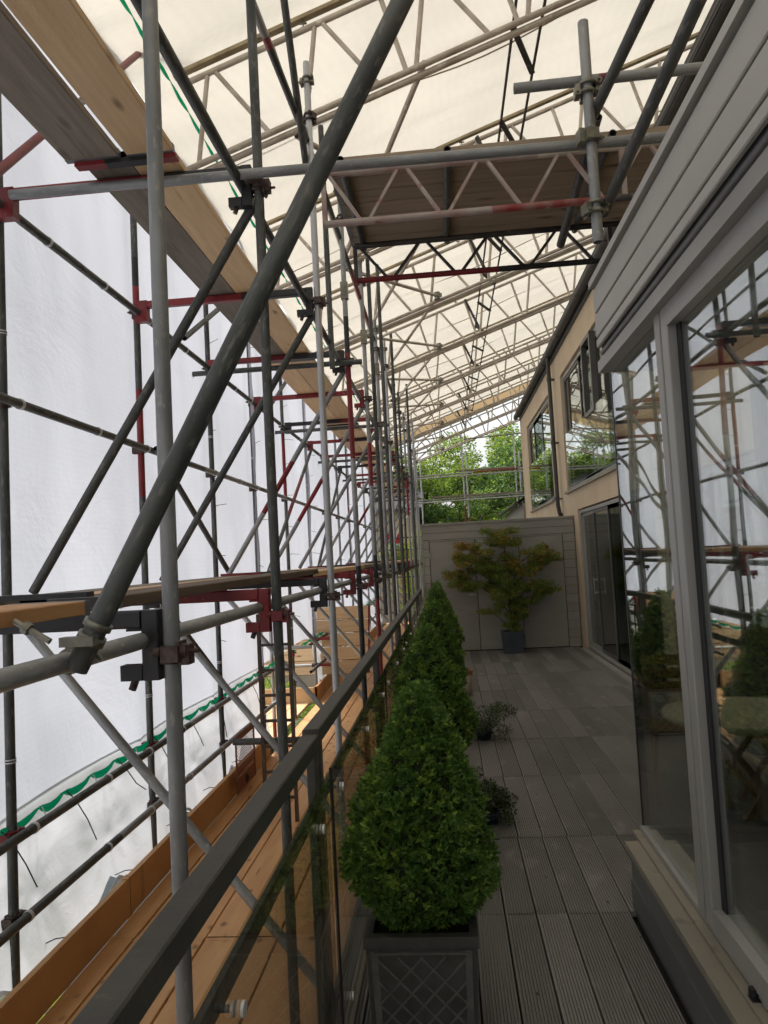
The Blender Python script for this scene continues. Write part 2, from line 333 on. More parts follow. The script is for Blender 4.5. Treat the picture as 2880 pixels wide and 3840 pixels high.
for r in range(len(rows)-1):
    L = rows[r+1]-rows[r]-.006; me = deckboard_mesh(L).mesh('deck_board', deck_m)
    off = random.uniform(-.012, .012) if r != 4 else 0
    for k in range(-4, 15):
        x = .100+.1415*k+off
        if rows[r] < 3.3 and x > .72: continue
        if x > 2.14: continue
        if rows[r] < 1.2 and r < 1: continue
        o = link('deck_board', me, terr, (x, rows[r]+.003, random.uniform(-.0015, .001)), (0, random.uniform(-.003, .003), random.uniform(-.0012, .0012)))
# cream flashing at the deck edge
e = MB(); e.box(-.455, -.428, -2.4, 12.8, -.05, .012); e.box(-.459, -.455, -2.4, 12.8, -.4, .014)
fl = obj('edge_flashing', e, sill_m, terr)
# fallen debris
for (x, y) in ((.52, 5.2), (.75, 6.9), (.9, 7.4), (.62, 9.4), (.8, 9.1), (.45, 4.6), (.95, 8.0), (1.2, 9.6), (.3, 8.1), (.66, 3.62), (.72, 3.3), (1.35, 11.1), (.55, 11.9), (.4, 3.9), (.6, 5.9), (.85, 6.1), (1.05, 7.1), (.38, 6.4), (1.5, 10.1), (1.1, 10.8), (.25, 2.9), (.5, 2.2)):
    m = MB(); a = random.uniform(0, 3)
    m.add([(0, 0, .002), (.012*math.cos(a), .012*math.sin(a), .01), (.022*math.cos(a+.3), .022*math.sin(a+.3), .003), (.01*math.cos(a+1), .01*math.sin(a+1), .007)], [(0, 1, 2, 3)])
    tag(obj('fallen_leaf', m, bark_m, None, (x, y, 0)), 'tiny brown curled leaf scrap lying on the decking boards', 'leaf', 'brown leaf scraps scattered on the decking')

# =====================================================================================
# HOUSE
# =====================================================================================
house = empty('house', 'cream rendered house with dark gutter and large grey framed windows along the terrace', 'house', (2.2, 8, 0))
def P(name, mb, mats, parent=house):
    o = obj(name, mb, mats, parent)
    o.matrix_parent_inverse = Matrix.Translation(-Vector(parent.location)) if parent.parent is None else Matrix.Identity(4)
    return o
FX = 2.2
openings = [(8.0, 12.45, 0.02, 2.29), (9.0, 13.35, 2.64, 4.74), (14.9, 18.85, 2.62, 4.76), (3.9, 7.6, .02, 2.29)]
ys = sorted({-3, 20.2}|{v for o_ in openings for v in o_[:2]}); zs = sorted({-3.5, 5.30}|{v for o_ in openings for v in o_[2:]})
w = MB()
for a, b in zip(ys, ys[1:]):
    for c, d in zip(zs, zs[1:]):
        if any(o_[0] <= a and b <= o_[1] and o_[2] <= c and d <= o_[3] for o_ in openings): continue
        w.add([(FX,a,c),(FX,b,c),(FX,b,d),(FX,a,d)], [(0,1,2,3)])
for (a, b, c, d) in openings:
    D = .14
    w.add([(FX,a,c),(FX,b,c),(FX,b,d),(FX,a,d),(FX+D,a,c),(FX+D,b,c),(FX+D,b,d),(FX+D,a,d)], [(0,1,5,4),(1,2,6,5),(2,3,7,6),(3,0,4,7)])
w.box(FX, 7.5, 20.2, 20.32, -3.5, 5.3)
w.box(FX+.15, 7.5, -3, -2.9, -3.5, 5.3)
P('wall', w, render_m)
P('interior_wall', MB().box(5.2, 5.3, -2.9, 20.1, -.1, 5.2).box(2.4, 5.2, -2.9, 20.1, 2.40, 2.55).box(2.4, 5.2, 14.0, 14.1, 0, 5.2).box(2.4, 5.2, -2.9, 20.1, 5.15, 5.2), plaster_m)
P('interior_floor', MB().box(2.32, 5.2, -2.9, 14, -.12, 0), floor_m)
rf = MB(); rf.add([(2.05,-3,5.36),(2.05,20.45,5.36),(6.2,20.45,6.9),(6.2,-3,6.9),(2.05,-3,5.26),(2.05,20.45,5.26),(6.2,20.45,6.8),(6.2,-3,6.8)], [(0,1,2,3),(4,7,6,5),(0,4,5,1),(1,5,6,2),(3,2,6,7)])
P('roof', rf, tile_m)
# gutter: half round with joints
gm = MB(); seg = 8
for y0, y1, r in [(-2.9, 20.42, .058)]+[(y, y+.09, .066) for y in np.arange(1.0, 20.3, 1.93)]:
    V = []; 
    for yy in (y0, y1):
        for i in range(seg+1):
            a = math.pi+math.pi*i/seg; V.append((2.105+r*math.cos(a), yy, 5.30+r*math.sin(a)*1.0))
    m = seg+1; gm.add(V, [(i, i+1, i+1+m, i+m) for i in range(seg)], 0, True)
    gm.add(V, [tuple(range(m)), tuple(range(m, 2*m))], 0)
gm.box(2.045, 2.052, -2.9, 20.42, 5.29, 5.312)
gut = P('gutter', gm, gut_m)
dp = MB(); dp.tube((2.10, 13.95, 5.24), (2.11, 13.95, 2.46), .038, 12).tube((2.11, 13.95, 2.46), (2.14, 13.99, 2.30), .038, 12).tube((2.14, 13.99, 2.30), (2.2, 14.08, 2.27), .038, 12)
for z in (4.8, 3.6, 2.55): dp.tube((2.10, 13.95, z), (2.10, 13.95, z+.07), .046, 12); dp.box(2.1, 2.2, 13.93, 14.02, z+.02, z+.045)
P('downpipe', dp, gut_m)
P('fascia_strip', MB().box(2.17, 2.198, -2.9, 20.2, 5.18, 5.255), gut_m)

def window(y0, y1, z0, z1, mulls, name='window', fm=frame_m, fx=FX+.04, glass=glass_win, fw=.06, sill=True, sash_x=None):
    f = MB(); x0, x1 = fx, fx+.07
    f.box(x0, x1, y0, y1, z1-fw, z1); f.box(x0, x1, y0, y1, z0, z0+fw)
    f.box(x0, x1, y0, y0+fw, z0+fw, z1-fw); f.box(x0, x1, y1-fw, y1, z0+fw, z1-fw)
    wn_ = P(name, f, fm)
    edges = [y0+fw]+list(mulls)+[y1-fw]
    for i, (a, b) in enumerate(zip(edges, edges[1:])):
        a2 = a+(.03 if i > 0 else 0); b2 = b-(.03 if i < len(edges)-2 else 0)
        sx = fx+.03+(.022 if i % 2 else 0)
        s = MB(); k = .05
        s.box(sx-.015, sx+.02, a2, b2, z1-fw-k, z1-fw-.004); s.box(sx-.015, sx+.02, a2, b2, z0+fw+.004, z0+fw+k)
        s.box(sx-.015, sx+.02, a2, a2+k, z0+fw+k, z1-fw-k); s.box(sx-.015, sx+.02, b2-k, b2, z0+fw+k, z1-fw-k)
        so = P('sash', s, frame_dark if i % 2 == 0 else fm, wn_)
        P('pane', MB().box(sx, sx+.006, a2+k, b2-k, z0+fw+k, z1-fw-k), glass, wn_)
    if sill: P('sill', MB().box(FX-.05, FX+.11, y0-.04, y1+.04, z0-.045, z0-.002), sill_m)
    return wn_
wA = window(9.02, 13.33, 2.66, 4.72, [11.9, 10.6])
wB = window(14.92, 18.83, 2.64, 4.74, [17.9, 16.4])
# open dark casement on near window
oc = MB(); 
for (a, b, c, d) in ((10.35, 10.42, 3.55, 4.66), (10.95, 11.02, 3.55, 4.66)): oc.box(FX-.06, FX+.02, a, b, c, d)
oc.box(FX-.06, FX+.02, 10.42, 10.95, 4.60, 4.66); oc.box(FX-.06, FX+.02, 10.42, 10.95, 3.55, 3.61)
P('open_casement', oc, frame_dark)
# glass juliet guards
for (a, b) in ((15.1, 18.5), (9.6, 12.9)):
    n_ = 3; L = (b-a)/n_
    for i in range(n_): P('guard_pane', MB().box(FX-.045, FX-.033, a+i*L+.01, a+(i+1)*L-.01, 2.72, 3.72 if a > 14 else 3.62), glass_clear)
sd_ = window(8.02, 12.43, .03, 2.27, [11.45, 10.35, 9.2], 'sliding_door', fm=frame_m, fx=FX+.02, glass=glass_win, fw=.05, sill=False)
P('handle', MB().box(FX-.035, FX-.02, 11.35, 11.37, .95, 1.2).box(FX-.02, FX+.03, 11.35, 11.37, .97, .99).box(FX-.02, FX+.03, 11.35, 11.37, 1.16, 1.18), steel_h)
P('door_track', MB().box(FX-.1, FX+.02, 8.0, 12.5, .001, .02), frame_m)
P('brightening_panel', MB().box(2.40, 2.404, 8.0, 12.4, .12, 2.26), mat('brightening_grey', (.40, .40, .36), (.36, .36, .32), 4, .85))  # added grey panel, brightens the black door glass in place of reflections
sd2 = window(3.92, 7.58, .03, 2.27, [5.1, 6.4], 'sliding_door', fm=frame_m, fx=FX+.02, glass=glass_win, fw=.05, sill=False)

# far annex with tiled slope beyond the fence
annex = empty('annex', 'grey boarded annex with dark sloping gutter showing above the fence beside the house', 'annex', (2.3, 23, -3.5))
def PA(name, mb, m, par): 
    o = obj(name, mb, m, par); o.matrix_parent_inverse = Matrix.Translation(-Vector(par.location)); return o
an = MB()
for i in range(34): an.box(2.14+.004*(i%2), 2.3, 20.33, 26.2, -3.5+i*.19, -3.5+i*.19+.182)
PA('wall_boarding', stuff_mb := an, fence_m, annex)
PA('wall', MB().box(2.3, 6, 20.33, 26.2, -3.5, 2.95), fence_m, annex)
PA('roof', MB().add([(1.98,20.33,2.99),(1.98,26.4,2.99),(4.2,26.4,4.3),(4.2,20.33,4.3),(1.98,20.33,2.93),(1.98,26.4,2.93),(4.2,26.4,4.24),(4.2,20.33,4.24)], [(0,1,2,3),(4,7,6,5),(0,4,5,1),(1,5,6,2)]), tile_m, annex)
PA('gutter', MB().tube((1.97,20.33,2.95),(1.97,26.4,2.95),.06,10), gut_m, annex)

# =====================================================================================
# GLAZED BOX on the right
# =====================================================================================
gb = empty('glazed_bay', 'glazed bay with pale grey boarded fascia and grey frames projecting onto the terrace', 'bay window', (1.2, 1, 0))
def B(name, mb, m, par=None):
    o = obj(name, mb, m, par or gb)
    if par is None: o.matrix_parent_inverse = Matrix.Translation(-Vector(gb.location))
    return o
YB, YE = 3.72, -2.6
# plinth panels
B('plinth', MB().box(.765, 2.19, YE, 3.585, -.03, .272), plinth_m)
B('plinth_skirt', MB().box(.757, .7645, YE, 3.58, .004, .135), plinth_m)
sl = MB()
sl.add([(.745,YE,.262),(.745,3.6,.262),(.745,3.6,.285),(.752,3.6,.292),(.752,YE,.292),(.745,YE,.285)], [(0,1,2,5),(5,2,3,4)])
sl.box(.7455, .875, YE, 3.6, .262, .2915)
B('sill', sl, sill_m)
B('sill_upstand', MB().box(.806, .84, YE, 3.70, .2925, .305), sill_m)
B('room_floor', MB().box(.9, 2.6, YE, 3.64, .20, .255), floor_m)
B('ceiling', MB().box(.84, 2.19, YE, 3.70, 2.66, 2.70), plaster_m)
# roof and fascia boards (real boards with shadow gaps)
B('bay_roof', MB().box(.80, 2.19, YE, 3.5, 2.70, 2.90), clad_m)
B('coping', MB().box(.752, 2.19, YE, 3.565, 2.892, 2.925), clad_m)
B('fascia_backing', MB().box(.79, .80, YE, 3.53, 2.59, 2.892), dark_m)
for (z0, z1) in ((2.768, 2.880), (2.652, 2.757), (2.602, 2.642)):
    B('fascia_board', MB().beam((.779, YE, (z0+z1)/2), (.779, 3.55, (z0+z1)/2), .02, z1-z0, bev=.004), clad_m)
    B('fascia_return', MB().box(.79, 2.19, 3.53, 3.55, z0, z1), clad_m)
B('blind_roll', MB().tube((.805, YE, 2.588), (.805, 3.56, 2.588), .017, 10), frame_dark)
# frame
FXB = .85
hd = MB(); hd.box(.80, .90, YE, 3.70, 2.515, 2.571); hd.box(.84, .90, YE, 3.7, 2.571, 2.66)
B('frame_head', hd, frame_m)
B('frame_base', MB().box(.842, .90, YE, 3.70, .2925, .325), frame_m)
def mull(y0, y1, x0=.835, x1=.90): B('mullion', MB().beam((.5*(x0+x1), .5*(y0+y1), .325), (.5*(x0+x1), .5*(y0+y1), 2.515), y1-y0, x1-x0, up=(1,0,0), bev=.004), frame_m)
mull(2.79, 2.855); mull(2.70, 2.772)
B('mullion_gap', MB().box(.846, .89, 2.772, 2.79, .325, 2.515), seal_m)
B('mullion_seal', MB().box(.868, .90, 2.66, 2.70, .325, 2.515), seal_m)
B('opening_frame', MB().box(.835, .90, .4, 2.70, 2.44, 2.515).box(.835, .90, .4, 2.70, .325, .40).box(.835, .9, .3, .4, .325, 2.515), frame_m)
B('pane', MB().box(.86, .864, 2.855, 3.70, .325, 2.515), glass_box)
B('pane', MB().box(.884, .887, 2.855, 3.70, .325, 2.515), glass_box2)
B('pane', MB().box(.872, .876, .4, 2.70, .40, 2.44), glass_box)
B('pane', MB().box(.894, .897, .4, 2.70, .40, 2.44), glass_box2)
B('pane', MB().box(.872, .876, YE, .3, .325, 2.515), glass_box)
B('corner_seal', MB().box(.858, .892, 3.702, 3.722, .30, 2.515), seal_m)
B('end_pane', MB().box(.90, 2.19, 3.705, 3.709, .33, 2.515), glass_clear)
ef = MB(); ef.box(.90, 2.19, 3.65, 3.72, .255, .33); ef.box(.90, 2.19, 3.66, 3.72, 2.515, 2.66)
B('end_frame', ef, frame_dark)
B('end_frame', MB().box(1.52, 1.57, 3.66, 3.72, .33, 2.515), frame_dark)
B('door_stop', MB().tube((.83, 2.36, .305), (.83, 2.36, .33), .014, 10).box(.815, .845, 2.33, 2.37, .293, .306), seal_m)
# room behind
B('room_wall', MB().box(2.19, 2.195, YE, 3.7, .26, 2.66), plaster_m)
B('room_wall', MB().box(.9, 2.19, YE, YE+.02, .26, 2.66), plaster_m)

# table and folding chairs on the deck beyond the bay
tb = empty('garden_table', 'round cream topped garden table behind the glazed bay', 'table', (1.53, 4.18, 0))
obj('table_top', MB().lathe([(0, .74), (.40, .74), (.41, .735), (.41, .71), (.39, .70), (0, .70)], (0, 0, 0), 40), tableyel, tb)
for sx in (-1, 1):
    for sy in (-1, 1):
        obj('leg', MB().beam((sx*.28, sy*.25, 0), (-sx*.22, sy*.22, .70), .022, .035), chairwood, tb)
obj('stretcher', MB().beam((-.28, 0, .10), (.28, 0, .10), .02, .03).beam((0, -.24, .36), (0, .24, .36), .02, .03), chairwood, tb)
def chair(loc, rz, label):
    c = empty('folding_chair', label, 'chair', loc, None, (0, 0, rz))
    for i in range(6): obj('seat_slat', MB().box(-.20, .20, -.19+i*.066, -.19+i*.066+.055, .44, .455), chairwood, c)
    for i in range(3): obj('back_slat', MB().box(-.20, .20, .25+.02*i, .265+.02*i, .62+i*.09, .69+i*.09), chairwood, c)
    for sx in (-1, 1):
        obj('leg', MB().beam((sx*.21, -.26, 0), (sx*.21, .30, .88), .02, .035), chairwood, c)
        obj('leg', MB().beam((sx*.185, .24, 0), (sx*.185, -.18, .45), .02, .035), chairwood, c)
    return c
chair((1.50, 5.15, 0), R(-10), 'slatted folding wooden chair behind the round table, nearer the sliding doors')
chair((2.0, 4.75, 0), R(-100), 'slatted folding wooden chair tucked beside the round table against the house')

# =====================================================================================
# FENCE / STORE at the terrace end
# =====================================================================================
FY = 12.85
fe = empty('storage_partition', 'grey painted timber partition with flush double doors closing the terrace end', 'partition', (.9, FY, 0))
def F(name, mb, m): 
    o = obj(name, mb, m, fe); o.matrix_parent_inverse = Matrix.Translation(-Vector(fe.location)); return o
F('backing', MB().box(-.41, 2.19, FY+.032, FY+.06, -.3, 2.17), dark_m); F('store_body', MB().box(-.41, 2.19, FY+.061, FY+.9, -.3, 2.17), fence_m)
F('cap_board', MB().box(-.43, 2.19, FY-.018, FY+.92, 2.172, 2.212), fence_m)
F('horizontal_board', MB().box(-.395, 2.185, FY+.0, FY+.03, 2.045, 2.170), fence_m)
F('horizontal_board', MB().box(-.395, 2.185, FY+.0, FY+.03, 1.925, 2.040), fence_m)
F('corner_board', MB().box(-.42, -.396, FY-.004, FY+.05, 0, 2.171), fence_m)
for i in range(13):
    z0 = i*.1475+.004
    F('cladding_board', MB().box(-.394, -.297, FY+random.uniform(.0, .004), FY+.03, z0, z0+.1415), fence_m)
    F('cladding_board', MB().box(1.987, 2.185, FY+random.uniform(.0, .004), FY+.03, z0, z0+.1415), fence_m)
F('door_trim', MB().box(-.294, 1.984, FY-.006, FY+.03, 1.90, 1.919), fence_m)
for (a, b) in ((-.285, .485), (.497, 1.230), (1.242, 1.975)): F('door_panel', MB().box(a, b, FY+.002, FY+.028, .012, 1.896), fence_m)
F('door_handle', MB().tube((.44, FY-.05, .955), (.33, FY-.05, .955), .009, 8).tube((.44, FY-.05, .955), (.44, FY+.01, .955), .011, 8).lathe([(0, 0), (.024, 0)], (.44, FY, .955)), steel_h)
F('hinge', MB().tube((-.283, FY-.008, 1.60), (-.283, FY-.008, 1.70), .008, 8), steel_h)

# =====================================================================================
# BALUSTRADE
# =====================================================================================
joints = [-2.0, .28, 2.49, 4.66, 6.8, 8.9, 11.0, 12.8]
for i, (a, b) in enumerate(zip(joints, joints[1:])):
    bl = empty('balustrade_section', ['dark grey balustrade section beside the camera, mostly behind the view', 'nearest full length of dark grey balustrade with tinted glass panel', 'dark grey balustrade length with the stepped handrail joint beside the nearest box tree',
         'third length of dark balustrade beside the second box tree', 'fourth length of dark balustrade beside the third box tree', 'fifth length of dark balustrade beside the farthest box tree', 'last length of dark balustrade meeting the timber partition'][i], 'balustrade', (-.49, a, 0))
    L = b-a; dz = -.014 if i == 1 else 0
    def bb(n, mb, m): return obj(n, mb, m, bl)
    bb('handrail', MB().beam((0, .004, 1.072+dz), (0, L-.004, 1.072+dz), .056, .056, bev=.004), rail_m)
    bb('post', MB().beam((.011, .05 if i else .03, -.35), (.011, .05 if i else .03, 1.044+dz), .055, .03, up=(1,0,0), bev=.003), rail_m)
    bb('post', MB().beam((.011, L-.04, -.35), (.011, L-.04, 1.044+dz), .055, .03, up=(1,0,0), bev=.003), rail_m)
    bb('mid_rail', MB().beam((.008, .08, .845), (.008, L-.07, .845), .014, .05), rail_m)
    bb('bottom_rail', MB().beam((.008, .08, .12), (.008, L-.07, .12), .014, .05), rail_m)
    bb('glass_panel', MB().box(.056, .066, .02, L-.02, .03, .968), glass_rail)
    bb('glass_edge', MB().box(.0555, .0665, .012, .0199, .03, .968), seal_m)
    nb = 3
    for k in range(nb):
        y = .13+(L-.42)*k/(nb-1)+.08
        for z in (.848, .12):
            c = MB(); c.tube((.016, y, z), (.050, y, z), .007, 10, 1).tube((.048, y, z), (.0545, y, z), .0145, 14).tube((.0675, y, z), (.0735, y, z), .0145, 14)
            bb('glass_clamp', c, [button_m, seal_m])

# =====================================================================================
# SCAFFOLD
# =====================================================================================
TR = .0242
def coupler_mesh(m1):
    b = MB()
    # band around a tube running along Z at the origin, saddle towards -X carrying a second band along Y, bolts
    for z in (-.022, .012): b.lathe([(TR+.001, z), (TR+.0075, z), (TR+.0075, z+.012), (TR+.001, z+.012)], (0, 0, 0), 14)
    b.box(-.052, -.022, -.022, .022, -.026, .026)
    b.tube((-.03, -.04, -.02), (.035, -.04, -.02), .006, 6); b.tube((.012, -.04, -.02), (.026, -.04, -.02), .0125, 6)
    b.tube((-.02, .036, .012), (.045, .036, .012), .006, 6); b.tube((.018, .036, .012), (.034, .036, .012), .0125, 6)
    b.box(-.03, .016, -.046, -.028, -.024, .016); b.box(-.03, .016, .028, .044, -.016, .024)
    return b.mesh('coupler', m1)
CM = [coupler_mesh(m) for m in (rusty, zincy, redp)]
def coupler(parent, loc, rot=(0, 0, 0), k=None, s=1.12):
    return link('coupler', CM[random.choice([0, 0, 1]) if k is None else k], parent, loc, rot, (s, s, s))
def tube_thing(name, p0, p1, label, cat='scaffold tube', group=None, segs=None, m=None, r=TR, hollow=True):
    """tube with painted stretches; segs = [(t0,t1,mat)]"""
    p0 = Vector(p0); p1 = Vector(p1); m = m or galv
    o = bpy.data.objects
    mb = MB(); q0 = Vector((0,0,0)); L = (p1-p0).length
    segs = segs or []
    cuts = [0]+sorted({t for s_ in segs for t in s_[:2]})+[1]; mats = [m]
    cuts = sorted(set(cuts))
    for a, b in zip(cuts, cuts[1:]):
        mm = m
        for (s0, s1, sm) in segs:
            if s0 <= a+1e-6 and b <= s1+1e-6: mm = sm
        if mm not in mats: mats.append(mm)
        mb.tube((0,0,a*L), (0,0,b*L), r, 14, mats.index(mm), caps=False)
    # open hollow ends
    me_b = MB(); me_b.tube((0,0,0), (0,0,L), r, 14, 0, hollow=True)
    mb.add(me_b.v[28:], [tuple(i-28 for i in f) for f in me_b.f[14:]], 0)
    ob = link(name, mb.mesh(name, mats), None, p0, (p1-p0).to_track_quat('Z', 'Y').to_euler())
    return tag(ob, label, cat, group)
XI, XO = -.82, -2.2
YI = [2.14, 3.5, 5.18, 6.83, 8.5, 10.2, 11.9, 13.6, 15.3, 17.0, 18.7, 20.4, 22.1, 23.8]
topI = [5.9, 5.9, 5.32, 5.33, 5.33, 5.0, 5.2, 5.0, 5.1, 5.0, 5.02, 5.0, 5.0, 5.1]
def zt(z, z0, z1): return (z-z0)/(z1-z0)
GIN = 'upright poles of the inner scaffold row'
inner = []
for i, y in enumerate(YI):
    z1 = topI[i]; z0 = -3.4 if i > 1 else -.46
    z0 = -.47
    segs = []; m = [galv_old, galv_old, galv_new, galv, galv][i] if i < 5 else random.choice([galv, galv, galv_old, galv_new])
    if i == 0: m = galv
    if i == 3: segs = [(zt(-.45, z0, z1), zt(.25, z0, z1), redp), (zt(.25, z0, z1), zt(1.6, z0, z1), blackp), (zt(2.6, z0, z1), zt(3.6, z0, z1), redp), (zt(3.6, z0, z1), zt(3.95, z0, z1), blackp)]
    if i == 4: segs = [(zt(-.45, z0, z1), zt(1.2, z0, z1), redp), (zt(1.2, z0, z1), zt(1.7, z0, z1), blackp), (zt(2.5, z0, z1), zt(3.0, z0, z1), redp)]
    if i == 9: segs = [(zt(2.6, z0, z1), zt(3.6, z0, z1), redp)]
    if i == 7: segs = [(zt(.3, z0, z1), zt(1.3, z0, z1), redp), (zt(1.3, z0, z1), zt(2.2, z0, z1), blackp)]
    lab = ['thick galvanised upright pole nearest the camera, just outside the handrail', 'second upright pole of the inner row, running past the upper bracket', 'bright new galvanised upright pole, third from the camera in the inner row',
           'upright pole painted black and red, fourth from the camera in the inner row'][i] if i < 4 else f'{ORD[i]} upright pole from the camera in the inner row beyond the handrail'
    o = tube_thing('scaffold_pole', (XI, y, z0), (XI, y, z1), lab, 'scaffold pole', GIN, segs, m)
    inner.append(o)
    for z in (1.42, 3.53): coupler(o, (0, 0, z-z0-.01), (0, 0, 0), 0 if i != 1 else (2 if z < 2 else 0))
    if 2 <= i: coupler(o, (0, 0, z1-z0-.14), (0, 0, R(90)), 1); coupler(o, (0, 0, z1-z0-.42), (0, 0, R(60)), 0)
    if 3 <= i <= 5: link('sleeve', MB().box(-.034, .034, -.036, .036, -.08, .08).mesh('sleeve', zincy), o, (0, 0, 4.05-z0+.05*i))
# extra doubled poles further down the row (many are paired)
for j, (x, y, a, b) in enumerate([(-.74, 8.62, 1.0, 5.6), (-.70, 9.6, -.45, 5.55), (-.72, 12.2, -.45, 5.4), (-.88, 6.2, 3.3, 5.45), (-.66, 15.9, -.45, 5.4), (-.7, 19.2, -.45, 5.2)]):
    tube_thing('scaffold_pole', (x, y, a), (x, y, b), f'{["short doubled","doubled dull grey","doubled mid row","high short","far doubled","farthest doubled"][j]} upright pole set beside the inner row under the roof beams', 'scaffold pole', None, None, random.choice([galv, galv_old]))
GOUT = 'upright poles of the outer scaffold row against the sheeting'
YO = [y+.03 for y in YI[1:]]; YO = [3.55, 5.26, 6.93]+YI[4:]
YO = [1.85]+YO
outer = []
for i, y in enumerate(YO):
    z0, z1 = -.47, 5.15
    segs = []
    if i in (2, 5, 9): segs = [(zt(2.6, z0, z1), zt(3.5, z0, z1), redp)]
    if i == 2: segs = [(zt(3.5, z0, z1), zt(3.78, z0, z1), redp), (zt(3.78, z0, z1), zt(4.0, z0, z1), blackp), (zt(2.2, z0, z1), zt(3.0, z0, z1), redp)]
    o = tube_thing('scaffold_pole', (XO, y, z0), (XO, y, z1), f'{ORD[i]} dull upright pole from the camera in the outer row, tied against the white sheeting', 'scaffold pole', GOUT, segs, galv_old if i < 4 else random.choice([galv_old, galv]))
    outer.append(o)
    for z in (.0, .40, 2.55, 3.56, 1.45): coupler(o, (0, 0, z-z0), (0, 0, R(180) if z < 3 else 0), 0 if z != .40 else 2)
    for z in (.75, 2.9): link('cable_tie', MB().lathe([(TR+.001, 0), (TR+.004, 0), (TR+.004, .006), (TR+.001, .006)], (0,0,0), 12).lathe([(TR+.001, .014), (TR+.004, .014), (TR+.004, .02), (TR+.001, .02)], (0,0,0), 12).mesh('cable_tie', tie_w), o, (0, 0, z-z0))
# long ledgers
def ledger(x, z, lens, label, m=galv, group=None, segs=None, name='ledger_tube'):
    y = lens[0]
    for i, yy in enumerate(lens[1:]):
        tube_thing(name, (x+(i%2)*.0, y+.004, z), (x, yy-.004, z), label.format(ORD[i]), 'scaffold tube', group, segs, m if not isinstance(m, list) else m[i % len(m)])
        s = MB().lathe([(TR+.001, -.06), (TR+.008, -.06), (TR+.008, .06), (TR+.001, .06)], (0,0,0), 14)
        s.box(-.045, .02, -.046, -.026, -.03, .03); s.tube((-.03, -.05, .03), (.05, -.05, .03), .006, 6)
        y = yy
ledger(-.905, 1.455, [-.5, 2.9, 9.0, 15.3, 24], '{} length of horizontal tube carrying the lower boarded lift on the inner row', [galv, galv, galv_old])
ledger(-.905, 3.535, [.5, 6.2, 12.2, 18.3, 24], '{} length of horizontal tube carrying the upper boarded lift on the inner row', [galv_old, galv])
ledger(-2.145, 3.545, [.5, 4.3, 10.3, 16.4, 24], '{} length of horizontal tube at upper lift level on the outer row', [galv_old])
ledger(-2.145, 2.55, [-.5, 6.5, 12.6, 18.6, 24], '{} length of horizontal tube crossing the white sheeting at mid height', [galv_old, galv])
ledger(-2.145, .40, [-.5, 5.9, 9.1], '{} length of upper guard rail tube in front of the green band', [galv_old, galv])
ledger(-2.145, .40, [11.2, 17.0, 24], '{} length of upper guard rail tube beyond the loading bay', [galv_old, galv])
ledger(-2.145, .0, [-.5, 4.6, 9.1], '{} length of lower guard rail tube in front of the loose sheeting hem', [galv_old, galv])
ledger(-2.145, .0, [11.2, 17.0, 24], '{} length of lower guard rail tube beyond the loading bay', [galv_old, galv])
ledger(-2.145, 1.455, [-.5, 6.1, 12.2, 24], '{} length of horizontal tube carrying the lower boards on the outer row', [galv_old])
# top inner ledgers near the eaves
tube_thing('ledger_tube', (-.87, 3.6, 4.66), (-.87, 5.30, 4.82), 'black painted tube sloping down to the third inner pole under the roof', 'scaffold tube', None, [(.0, .25, galv), (.25, .32, redp), (.93, 1, redp)], blackp)
tube_thing('ledger_tube', (-.80, 4.15, 5.35), (-.86, 5.2, 4.55), 'short dark tube dropping steeply to the third inner pole near the roof beam', 'scaffold tube', None, None, galv_old)
tube_thing('ledger_tube', (-.84, 5.0, 4.72), (-.84, 14.0, 4.72), 'long horizontal tube tying the inner pole tops below the roof beams', 'scaffold tube', None, [(.3, .5, redp)], galv_old)
tube_thing('ledger_tube', (-2.16, .5, 5.02), (-2.16, 9, 5.02), 'high horizontal tube along the eaves by the green band, near half', 'scaffold tube', None, None, galv_old)
tube_thing('ledger_tube', (-2.16, 9.01, 5.02), (-2.16, 22, 5.02), 'high horizontal tube along the eaves by the green band, far half', 'scaffold tube', None, None, galv_old)
tube_thing('ledger_tube', (-2.10, .5, 4.72), (-2.10, 12, 4.72), 'slim dark horizontal tube just below the eaves tube', 'scaffold tube', None, None, galv_old, r=.019)

# hop-up brackets at both lifts
def bracket_mesh(cols):
    parts = []
    m0, m1, m2 = cols
    arm = MB(); arm.beam((-.086, 0, .028), (-.55, 0, .028), .052, .052, mi=0, bev=.006); arm.beam((-.55, 0, .028), (-1.26, 0, .028), .05, .05, mi=1, bev=.006)
    plate = MB(); plate.beam((-.058, 0, -.150), (-.058, 0, .054), .046, .052, up=(1,0,0), bev=.004); plate.box(-.15, -.085, -.022, .022, -.150, -.105); plate.box(-.13, -.085, -.02, .02, -.006, .001)
    hook = MB(); hook.tube((-.125, 0, -.178), (-.113, 0, -.148), .012, 8)
    bolt = MB(); bolt.tube((-.05, -.012, -.07), (.085, -.012, -.07), .0065, 8); bolt.tube((.028, -.012, -.07), (.05, -.012, -.07), .022, 8); bolt.box(.024, .034, -.035, .03, -.10, -.04)
    far = MB(); far.box(-1.345, -1.255, -.028, .028, -.10, .056)
    return [('arm', arm.mesh('arm', [m0, m1])), ('plate', plate.mesh('plate', m0)), ('hook', hook.mesh('hook', m2)), ('bolt', bolt.mesh('bolt', rusty)), ('far_plate', far.mesh('far_plate', m1))]
BRM = [bracket_mesh(c) for c in ((blackp, blackp, rusty), (redp, blackp, blackp), (blackp, redp, rusty), (redp, redp, redp))]
def bracket(y, z, k, label, group):
    t = empty('scaffold_bracket', label, 'bracket', (XI, y, z), group)
    for n_, me in BRM[k]: link(n_, me, t)
    return t
